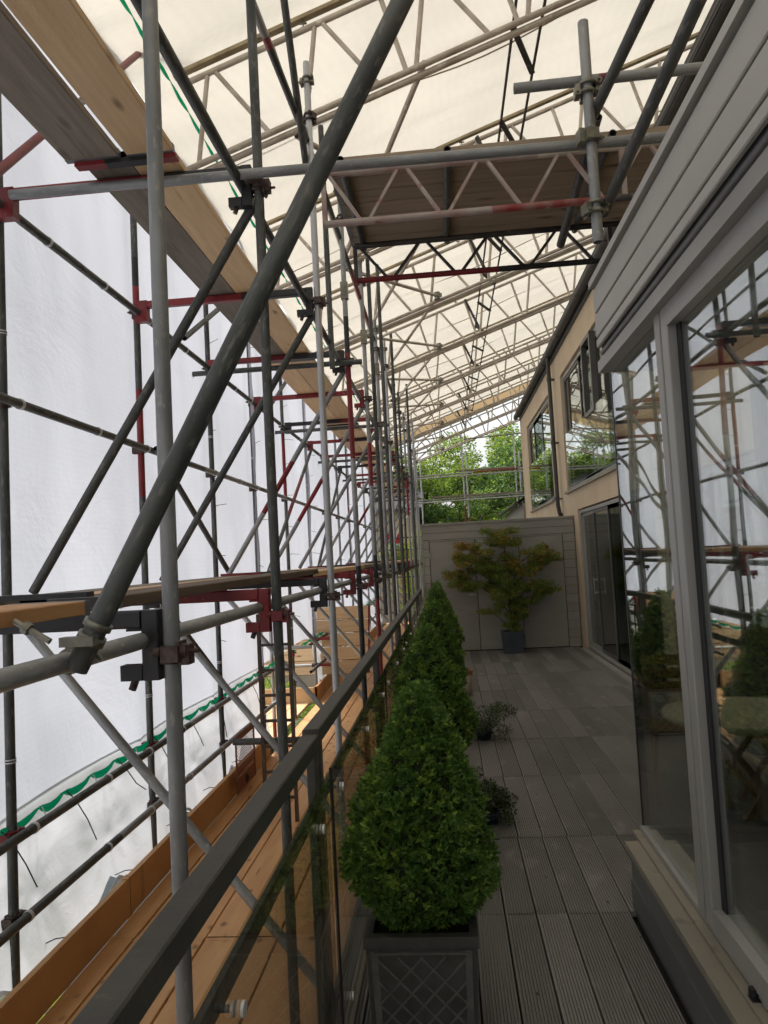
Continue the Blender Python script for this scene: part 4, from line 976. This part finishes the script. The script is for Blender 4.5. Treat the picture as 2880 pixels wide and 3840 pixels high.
def topiary_mesh(nsprig, per, seed, llen=.019):
    r = np.random.default_rng(seed); zs_ = np.array([p[0] for p in prof_t]); rs_ = np.array([p[1] for p in prof_t])
    zg = np.linspace(-.02, .84, 200); wgt = np.interp(zg, zs_, rs_)+.02; c = np.cumsum(wgt); c /= c[-1]
    z = np.interp(r.random(nsprig), c, zg); a = r.uniform(0, 2*np.pi, nsprig); rad = np.interp(z, zs_, rs_)
    bump = 1+.07*np.sin(a*3+z*9+seed)+.06*np.sin(a*5-z*17)+.05*np.sin(a*9+z*31)
    depth = 1-.20*r.random(nsprig)**1.6
    rr = rad*bump*depth
    base = np.stack([rr*np.cos(a), rr*np.sin(a), z], 1)
    out = np.stack([np.cos(a), np.sin(a), .55+r.uniform(-.3, .6, nsprig)], 1)+r.normal(size=(nsprig, 3))*.35
    out /= np.linalg.norm(out, axis=1, keepdims=True)
    P_, D_, I_ = [], [], []
    young = (r.random(nsprig) < .14) | ((np.sin(a*4+z*13) > .75) & (r.random(nsprig) < .4))
    for k in range(per):
        t = k/per; off = out*(t*.028)
        ang = r.normal(size=(nsprig, 3)); ang -= (ang*out).sum(1, keepdims=True)*out; ang /= np.linalg.norm(ang, axis=1, keepdims=True)
        P_.append(base+off); D_.append(out*(.45+.9*t)+ang*.9); I_.append(young)
    return leaf_mesh('foliage', np.concatenate(P_), np.concatenate(D_), llen, llen*.52, [box_leaf, box_leaf2], np.concatenate(I_), seed=seed)
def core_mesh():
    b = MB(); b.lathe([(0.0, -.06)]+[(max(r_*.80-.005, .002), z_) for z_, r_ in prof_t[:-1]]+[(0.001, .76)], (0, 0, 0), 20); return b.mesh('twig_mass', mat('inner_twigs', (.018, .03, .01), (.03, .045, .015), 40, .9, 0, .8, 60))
tops = [topiary_mesh(3400, 8, 21, .023), topiary_mesh(2600, 7, 22, .025), topiary_mesh(2000, 6, 23, .029)]
corem = core_mesh()
def planter(parent, s=.383, h=.40):
    b = MB(); w0, w1 = s/2*.90, s/2
    # tapered hollow body
    V = [(-w0,-w0,0),(w0,-w0,0),(w0,w0,0),(-w0,w0,0),(-w1+.008,-w1+.008,h-.03),(w1-.008,-w1+.008,h-.03),(w1-.008,w1-.008,h-.03),(-w1+.008,w1-.008,h-.03)]
    b.add(V, [(0,1,5,4),(1,2,6,5),(2,3,7,6),(3,0,4,7),(3,2,1,0)])
    obj('body', b, lead_m, parent)
    rm = MB()
    for (a, c, d, e_) in ((-w1, w1, -w1, -w1+.03), (-w1, w1, w1-.03, w1)): rm.box(a, c, d, e_, h-.035, h)
    for (a, c) in ((-w1, -w1+.03), (w1-.03, w1)): rm.box(a, c, -w1+.03, w1-.03, h-.035, h)
    obj('rim', rm, lead_m, parent)
    obj('soil', MB().box(-w1+.03, w1-.03, -w1+.03, w1-.03, h-.09, h-.06), soil_m, parent)
    lt = MB()
    def face_pt(u, z, side):   # u along the face -1..1
        ww = w0+(w1-.008-w0)*(z/(h-.03)); 
        if side == 0: return Vector((u*ww, -ww-.002, z))
        if side == 1: return Vector((ww+.002, u*ww, z))
        if side == 2: return Vector((-u*ww, ww+.002, z))
        return Vector((-ww-.002, -u*ww, z))
    zlo, zhi = .03, h-.065; nx = 4
    for side in range(4):
        for k in range(-nx, nx+1):
            for sg in (1, -1):
                u0 = k*2/nx*.82*1.0; u1 = u0+sg*1.64*(zhi-zlo)/(.30)
                a, c = zlo, zhi; U0, U1 = u0, u1; lim = .82
                def clip(U0, U1, a, c):
                    if abs(U0) <= lim and abs(U1) <= lim: return U0, U1, a, c
                    ts = [0, 1]
                    dU = U1-U0
                    t0, t1 = 0, 1
                    for L_ in (lim, -lim):
                        if dU == 0: continue
                        t = (L_-U0)/dU
                        if (L_ > 0) == (dU > 0): t1 = min(t1, t)
                        else: t0 = max(t0, t)
                    if t0 >= t1: return None
                    return U0+dU*t0, U0+dU*t1, a+(c-a)*t0, a+(c-a)*t1
                q = clip(U0, U1, a, c)
                if not q: continue
                p0 = face_pt(q[0], q[2], side); p1 = face_pt(q[1], q[3], side)
                if (p1-p0).length < .02: continue
                lt.beam(p0, p1, .006, .007, up=(0,-1,0) if side in (0, 2) else (1,0,0))
        for u in (-.86, .86): lt.beam(face_pt(u, .01, side), face_pt(u, zhi+.02, side), .022, .006, up=(0,-1,0) if side in (0,2) else (1,0,0))
        lt.beam(face_pt(-.86, zhi+.012, side), face_pt(.86, zhi+.012, side), .018, .006, up=(0,0,1)); lt.beam(face_pt(-.86, .02, side), face_pt(.86, .02, side), .018, .006, up=(0,0,1))
    stuff(obj('lattice_relief', lt, lead_hi, parent))
cones = [(-.160, 2.725, 0, .385, 'nearest clipped box cone in a lattice patterned lead look planter'), (-.15, 4.72, 1, .38, 'second clipped box cone from the camera beside the glass balustrade'), (-.145, 6.85, 2, .38, 'third clipped box cone from the camera, half hidden by the second'), (-.15, 8.95, 2, .40, 'farthest clipped box cone before the timber partition')]
for i, (x, y, k, z, lab) in enumerate(cones):
    t = empty('box_cone', lab, 'potted plant', (x, y, 0), None, (0, 0, 0))
    f = link('foliage', tops[k], t, (0.0, 0, z+.015), (R(-1), R(2.0 if i == 0 else 0), i*1.3), (1, 1, [.94, .97, .99, 1.08][i])); stuff(f)
    link('twig_mass', corem, t, (0, 0, z+.01), (0, R(2.0 if i == 0 else 0), 0), (1, 1, .95 if i == 0 else 1))
    planter(t)
# small spreading shrubs
def blob_leaves(clusters, n, ll, lw, mats, probs, seed, droop=0.0, shell=.0):
    r = np.random.default_rng(seed); P_, D_, I_ = [], [], []
    for (c, rad, cnt) in clusters:
        k = max(3, int(n*cnt)); u = r.normal(size=(k, 3)); u /= np.linalg.norm(u, axis=1, keepdims=True)
        q = u*(r.random((k, 1))**(1/2.4 if not shell else 1/6)); pts = q*np.array(rad)+np.array(c)
        P_.append(pts); dd = u+r.normal(size=(k, 3))*.6; dd[:, 2] -= droop; D_.append(dd)
        pr = np.array(probs(c) if callable(probs) else probs); I_.append(r.choice(len(mats), k, p=pr/pr.sum()))
    return leaf_mesh('foliage', np.concatenate(P_), np.concatenate(D_), ll, lw, mats, np.concatenate(I_), seed=seed)
def twigs(base, tips, r0=.006, seg=5, wig=.02, sub=None):
    b = MB(); r = random.Random(len(tips))
    for tip in tips:
        p = Vector(base); q = Vector(tip); pts = [p+(q-p)*t+Vector((r.uniform(-wig, wig), r.uniform(-wig, wig), r.uniform(-wig, wig)))*(1 if 0 < t < 1 else 0) for t in (0, .33, .66, 1)]
        for k in range(3): b.tube(pts[k], pts[k+1], r0*(1-.28*k), seg, r1=r0*(1-.28*(k+1)), caps=False)
    return b
def small_plant(x, y, r, h, label, flowers, seed, pot_h=.18):
    t = empty('small_shrub', label, 'potted plant', (x, y, 0)); rr = random.Random(seed)
    obj('pot', MB().lathe([(0, 0), (.06, 0), (.07, pot_h), (.078, pot_h), (.078, pot_h-.02), (.066, pot_h-.02), (.088, pot_h-.03), (0, pot_h-.03)], (0,0,0), 20), slate_m, t)
    tips = [(r*math.cos(a)*rr.uniform(.5, 1), r*math.sin(a)*rr.uniform(.5, 1), max(.03, pot_h+h*rr.uniform(-.2, .95))) for a in np.linspace(0, 6.28, 22)]
    obj('stems', twigs((0, 0, pot_h-.03), tips, .003, 5), bark_m, t)
    cl_ = [((p[0], p[1], p[2]), (r*.26, r*.26, h*.16), 1/22) for p in tips]+[((0, 0, pot_h+h*.35), (r*.55, r*.55, h*.45), .35)]
    stuff(link('foliage', blob_leaves(cl_, 4300, .019, .006, [shrub_leaf, box_leaf], [.8, .2], seed), t))
    if flowers:
        fl_ = [((p[0]*1.05, p[1]*1.05, p[2]+.01), (.014, .014, .012), 1/7) for p in tips[::3]]
        stuff(link('flowers', blob_leaves(fl_, 160, .010, .009, [flower_m], [1], seed+1), t))
small_plant(.16, 4.72, .17, .22, 'low dark shrub with pale pink flowers in front of the second box cone', True, 31, .07)
small_plant(.24, 6.8, .27, .26, 'wide spreading dark shrub leaning over the decking beside the second box cone', False, 41, .08)
cpn = empty('cream_pot', 'empty cream glazed pot with terracotta rim standing beyond the box cones', 'pot', (.148, 8.85, 0))
obj('body', MB().lathe([(0, 0), (.06, 0), (.072, .20), (.072, .235)], (0,0,0), 24), creamp_m, cpn)
obj('rim', MB().lathe([(.072, .235), (.076, .29), (.083, .292), (.083, .305), (.066, .305), (.064, .25), (0, .2)], (0,0,0), 24), terra_m, cpn)

# maple in the square pot
mp_ = empty('maple_tree', 'small japanese maple with green and orange leaves in a square blue grey pot', 'potted tree', (1.0, 12.42, 0))
obj('pot', MB().add([(-.15,-.15,0),(.15,-.15,0),(.15,.15,0),(-.15,.15,0),(-.178,-.178,.355),(.178,-.178,.355),(.178,.178,.355),(-.178,.178,.355),(-.155,-.155,.355),(.155,-.155,.355),(.155,.155,.355),(-.155,.155,.355),(-.15,-.15,.31),(.15,-.15,.31),(.15,.15,.31),(-.15,.15,.31)],
    [(0,1,5,4),(1,2,6,5),(2,3,7,6),(3,0,4,7),(4,5,9,8),(5,6,10,9),(6,7,11,10),(7,4,8,11),(8,9,13,12),(9,10,14,13),(10,11,15,14),(11,8,12,15)]), slate_m, mp_)
obj('soil', MB().box(-.15, .15, -.15, .15, .29, .315), soil_m, mp_)
# crown pads (x from pot centre, height, half width, half height, orange)
pads = [(-.10, 1.93, .27, .13, .55), (-.02, 1.83, .2, .09, .3), (-.66, 1.74, .19, .14, .8), (-.55, 1.58, .30, .13, .5), (-.42, 1.45, .25, .12, .2), (-.80, 1.52, .08, .05, .7),
        (-.92, 1.30, .17, .10, .6), (-.76, 1.22, .24, .11, .3), (-.5, 1.14, .28, .09, .1), (-.12, 1.30, .30, .14, .1), (.02, 1.58, .14, .06, .2),
        (.42, 1.56, .25, .12, .45), (.66, 1.56, .18, .07, .35), (.56, 1.69, .16, .07, .4), (.22, 1.45, .28, .10, .9), (.3, 1.33, .22, .08, .6), (.10, 1.12, .26, .12, .1), (.30, 1.10, .22, .10, .1),
        (.60, 1.05, .18, .10, .2), (.52, .97, .12, .08, .2), (-.10, 1.0, .27, .11, .25), (-.02, .83, .20, .10, .15), (.3, .84, .18, .05, .1), (.06, .68, .17, .12, .15), (-.33, .70, .16, .05, .4), (.0, .50, .12, .10, .1), (.02, .40, .10, .06, .1)]
rr = random.Random(5); cls = []; prmap = {}
for (x, z, a, h_, o_) in pads:
    for k in range(9):
        c = (x+rr.uniform(-.9, .9)*a, rr.uniform(-.55, .55)*max(a, .14), z+rr.uniform(-.8, .8)*h_); cls.append((c, (a*.34+.02, a*.34+.03, h_*.30+.01), 1.0*(a*h_)/.02/9/len(pads))); prmap[c] = o_
def mprob(c): o_ = prmap[c]*random.choice([.3, 1, 1.4]); return [max(.05, 1-.62*o_), .38*o_+.001, .2*o_+.001]
stuff(link('foliage', blob_leaves(cls, 27000, .052, .017, [map_g, map_o, map_r], mprob, 55, droop=.9), mp_))
tk_ = MB()
trunk = [(0, 0, .3), (.02, .01, .6), (-.01, .0, .95), (.0, .02, 1.3), (-.03, .0, 1.6), (-.08, 0, 1.9)]
for k in range(5): tk_.tube(trunk[k], trunk[k+1], .022-.003*k, 8, r1=.019-.003*k, caps=False)
for (x, z, a, h_, o_) in pads[2:]: 
    j = min(4, max(0, int((z-.55)/.33))); p0 = trunk[j]; p1 = (x*.5+p0[0]*.5, rr.uniform(-.1, .1), (z+p0[2])/2+.04); p2 = (x, rr.uniform(-.15, .15), z)
    tk_.tube(p0, p1, .009, 6, r1=.006, caps=False).tube(p1, p2, .006, 6, r1=.0025, caps=False)
obj('trunk', tk_, bark_m, mp_)

# =====================================================================================
# BACKGROUND
# =====================================================================================
def tree_mesh(seed, H, Rr, nleaf, mats, probs, ls=.2, low=.15, lw=.6):
    r = random.Random(seed); trunk = MB(); tips = []
    trunk.tube((0,0,0), (.1,0,H*.45), .24, 10, r1=.16, caps=False).tube((.1,0,H*.45), (0,.1,H*.9), .16, 8, r1=.03, caps=False)
    for k in range(26):
        z0 = H*r.uniform(low, .85); a = r.uniform(0, 6.28); rad = Rr*(1-((z0/H-.45)/.62)**2)**.5 if abs((z0/H-.45)/.62) < 1 else Rr*.3
        tip = (rad*math.cos(a)*r.uniform(.6, 1), rad*math.sin(a)*r.uniform(.6, 1), min(H*1.0, z0+r.uniform(.3, 1.8)))
        trunk.tube((.05, 0, z0*.85), tip, .07, 6, r1=.015, caps=False)
        tips.append(tip)
        for j in range(5):
            t = r.uniform(.4, 1.05); q = (tip[0]*t+r.uniform(-.8, .8), tip[1]*t+r.uniform(-.8, .8), z0*.85+(tip[2]-z0*.85)*t+r.uniform(-.7, .8)); tips.append(q)
            trunk.tube(Vector(tip)*.6+Vector((0, 0, z0*.85*.4)), q, .025, 5, r1=.008, caps=False)
    cl_ = [(t_, (r.uniform(.35, .85), r.uniform(.35, .85), r.uniform(.25, .5)), 1/len(tips)) for t_ in tips]
    pr = {t_: None for t_ in tips}
    def pf(c): k = random.random(); return probs[0] if k < .6 else (probs[1] if k < .82 else probs[2])
    return trunk.mesh('trunk', bark_m), blob_leaves(cl_, nleaf, ls, ls*lw, mats, pf, seed)
T1 = tree_mesh(61, 12.6, 3.9, 34000, [tree_l, tree_y, tree_d], ([.7, .15, .15], [.3, .6, .1], [.3, .05, .65]), .17)
T2 = tree_mesh(62, 11.0, 3.6, 34000, [tree_l, tree_p, tree_d], ([.5, .3, .2], [.2, .7, .1], [.2, .1, .7]), .16)
tl = [(-6.5, 37, 0, 1.0, 'leafy tree far left beyond the roof beams, mostly behind the scaffold poles'), (-1.0, 33, 0, .92, 'leafy green tree on the left of the gap beyond the roof'), (1.2, 40, 0, 1.0, 'yellow green tree behind the middle of the far scaffold'),
      (3.6, 33.5, 1, 1.03, 'leafy tree against the house corner beyond the far scaffold'), (.7, 31, 1, .80, 'lower bluish green tree behind the centre far pole'), (5.6, 42, 0, 1.15, 'tall tree behind the house corner'), (8, 36, 1, 1.0, 'tree hidden behind the house'), (-13, 34, 1, 1.1, 'large tree left of the pale building outside the sheeting')]
for (x, y, k, s, lab) in tl:
    t = empty('tree', lab, 'tree', (x, y, -3.5)); t.rotation_euler = (0, 0, x*1.7); t.scale = (s, s, s*.89)
    link('trunk', (T1, T2)[k][0], t); stuff(link('crown', (T1, T2)[k][1], t))
S1 = blob_leaves([((0, 0, 1.4), (1.5, 1.2, 1.3), .4)]+[((random.uniform(-1.4, 1.4), random.uniform(-1, 1), random.uniform(1.2, 2.9)), (.45, .45, .35), .06) for _ in range(10)], 9000, .11, .06, [tree_l, tree_y, map_o], [.45, .38, .17], 71)
st1 = twigs((0, 0, 0), [(random.uniform(-1.3, 1.3), random.uniform(-1, 1), random.uniform(1, 2.6)) for _ in range(24)], .03, 5, .1).mesh('stems', bark_m)
for i, (x, y, s) in enumerate([(-.6, 26.6, 1.0), (1.0, 27.3, .98), (2.6, 28, 1.02), (-2.4, 30.5, 1.1)]):
    t = empty('shrub', ['orange flecked shrub at the left above the timber partition', 'green and orange shrub above the middle of the partition', 'yellow green shrub beside the annex gutter', 'shrub behind the pale building corner'][i], 'shrub', (x, y, -.9), None, (0, 0, i)); t.scale = (s, s, s*1.15)
    link('stems', st1, t); stuff(link('foliage', S1, t))
struct(obj('raised_bank', MB().box(-3.5, 12, 25.5, 60, -3.5, -.9), ground_m))
# low greenery outside the loading bay
S2 = blob_leaves([((0, 0, .5), (1.6, 1.6, .6), 1)], 4500, .10, .055, [tree_l, tree_y], [.7, .3], 72)
for i, (x, y, z) in enumerate([(-4.2, 13.8, -1.6), (-3.2, 10.4, -.78-1.1), (-2.9, 3.4, -1.9), (-3.3, 1.8, -1.6)]):
    t = empty('bush', ['green bush below the sloped boarding', 'green bush under the loading bay', 'bush outside below the sheeting hem', 'bush outside below the sheeting at the lower left'][i], 'bush', (x, y, z)); stuff(link('foliage', S2, t)); link('stems', st1, t, (0, 0, -1.4), None, (.6, .6, .6))

# far pale building on the left with banner
fb = empty('pale_building', 'pale stone building glimpsed between the poles at the far left', 'building', (-5, 30, -3.5))
def PF(n, mb, m): 
    o = obj(n, mb, m, fb); o.matrix_parent_inverse = Matrix.Translation(-Vector(fb.location)); return o
PF('wall', MB().box(-11, -1.0, 29, 36, -3.5, 3.55), render_far)
PF('roof', MB().add([(-11.3,28.7,3.55),(-.8,28.7,3.55),(-.8,32.5,5.2),(-11.3,32.5,5.2),(-11.3,28.7,3.45),(-.8,28.7,3.45)], [(0,1,2,3),(0,4,5,1)]), tile_m)
for x in (-9.5, -7.5, -5.0): 
    w_ = PF('window', MB().box(x, x+.9, 28.96, 29.02, 1.2, 2.5), frame_m); 
    PF('pane', MB().box(x+.06, x+.84, 28.94, 28.955, 1.26, 2.44), glass_win)
bn = empty('banner', 'white banner with red header and blue print hung on the far scaffold', 'banner', (-1.9, 26.5, 1.6))
obj('sheet', MB().box(-.32, .32, 0, .01, -.35, .55), white_b, bn); obj('header', MB().box(-.45, .35, -.012, -.002, .55, .9), redsoft, bn)
for k in range(6): obj('print_block', MB().box(-.05+.0*k, .24-.03*(k%2), -.006, -.002, .42-k*.12, .49-k*.12), blue_b, bn)

# far end scaffold across
GF = 'tubes of the scaffold across the far end'
for i, (x, z1) in enumerate([(.71, 5.75), (.83, 5.1), (2.45, 5.6), (2.62, 5.0), (-.72, 5.0), (-.9, 5.2)]):
    y = 24.9+.25*(i % 2); tube_thing('scaffold_pole', (x, y, -.45), (x, y, z1), f'{["centre","doubled centre","right hand","doubled right hand","left hand","doubled left hand"][i]} upright pole of the far end scaffold', 'scaffold pole', None, [(.5, .6, redp)] if i < 2 else None, galv_new)
for i, (z0, z1, m) in enumerate([(4.33, 4.40, galv), (4.25, 4.31, galv_new), (3.43, 3.48, galv_new), (3.50, 3.56, galv), (5.50, 5.58, galv), (2.62, 2.66, galv)]):
    x0 = .8 if i == 4 else -.95
    tube_thing('scaffold_tube', (x0, 24.86, z0), (2.7, 24.86, z1), f'{["upper","second upper","lower","second lower","topmost","lowest"][i]} horizontal tube of the far end scaffold', 'scaffold tube', None, [(.55, .95, redp)] if i == 0 else None, m)
for i, (x0, z) in enumerate([(-.4, 3.61), (.45, 4.46)]):
    o = link('scaffold_board', board_mesh(2.65-x0, wood_g, .225, .05), None, (x0, 25.0, z), (0, R(1.5), R(-90))); tag(o, f'{["lower","upper"][i]} dark board edge on the far end scaffold', 'scaffold board')
# scaffold bits between house and camera right of roof over far left (second far lift lines)
for i, z in enumerate((1.9, 2.3, 1.0)):
    tube_thing('scaffold_tube', (-2.6, 24.5, z), (-.5, 24.5, z), f'{["middle","top","bottom"][i]} short cross tube in front of the pale building', 'scaffold tube', None, None, blackp)
print('objects', len(bpy.data.objects), 'tris', sum(len(p.vertices)-2 for me in bpy.data.meshes for p in me.polygons) if False else sum(len(me.polygons) for me in bpy.data.meshes))
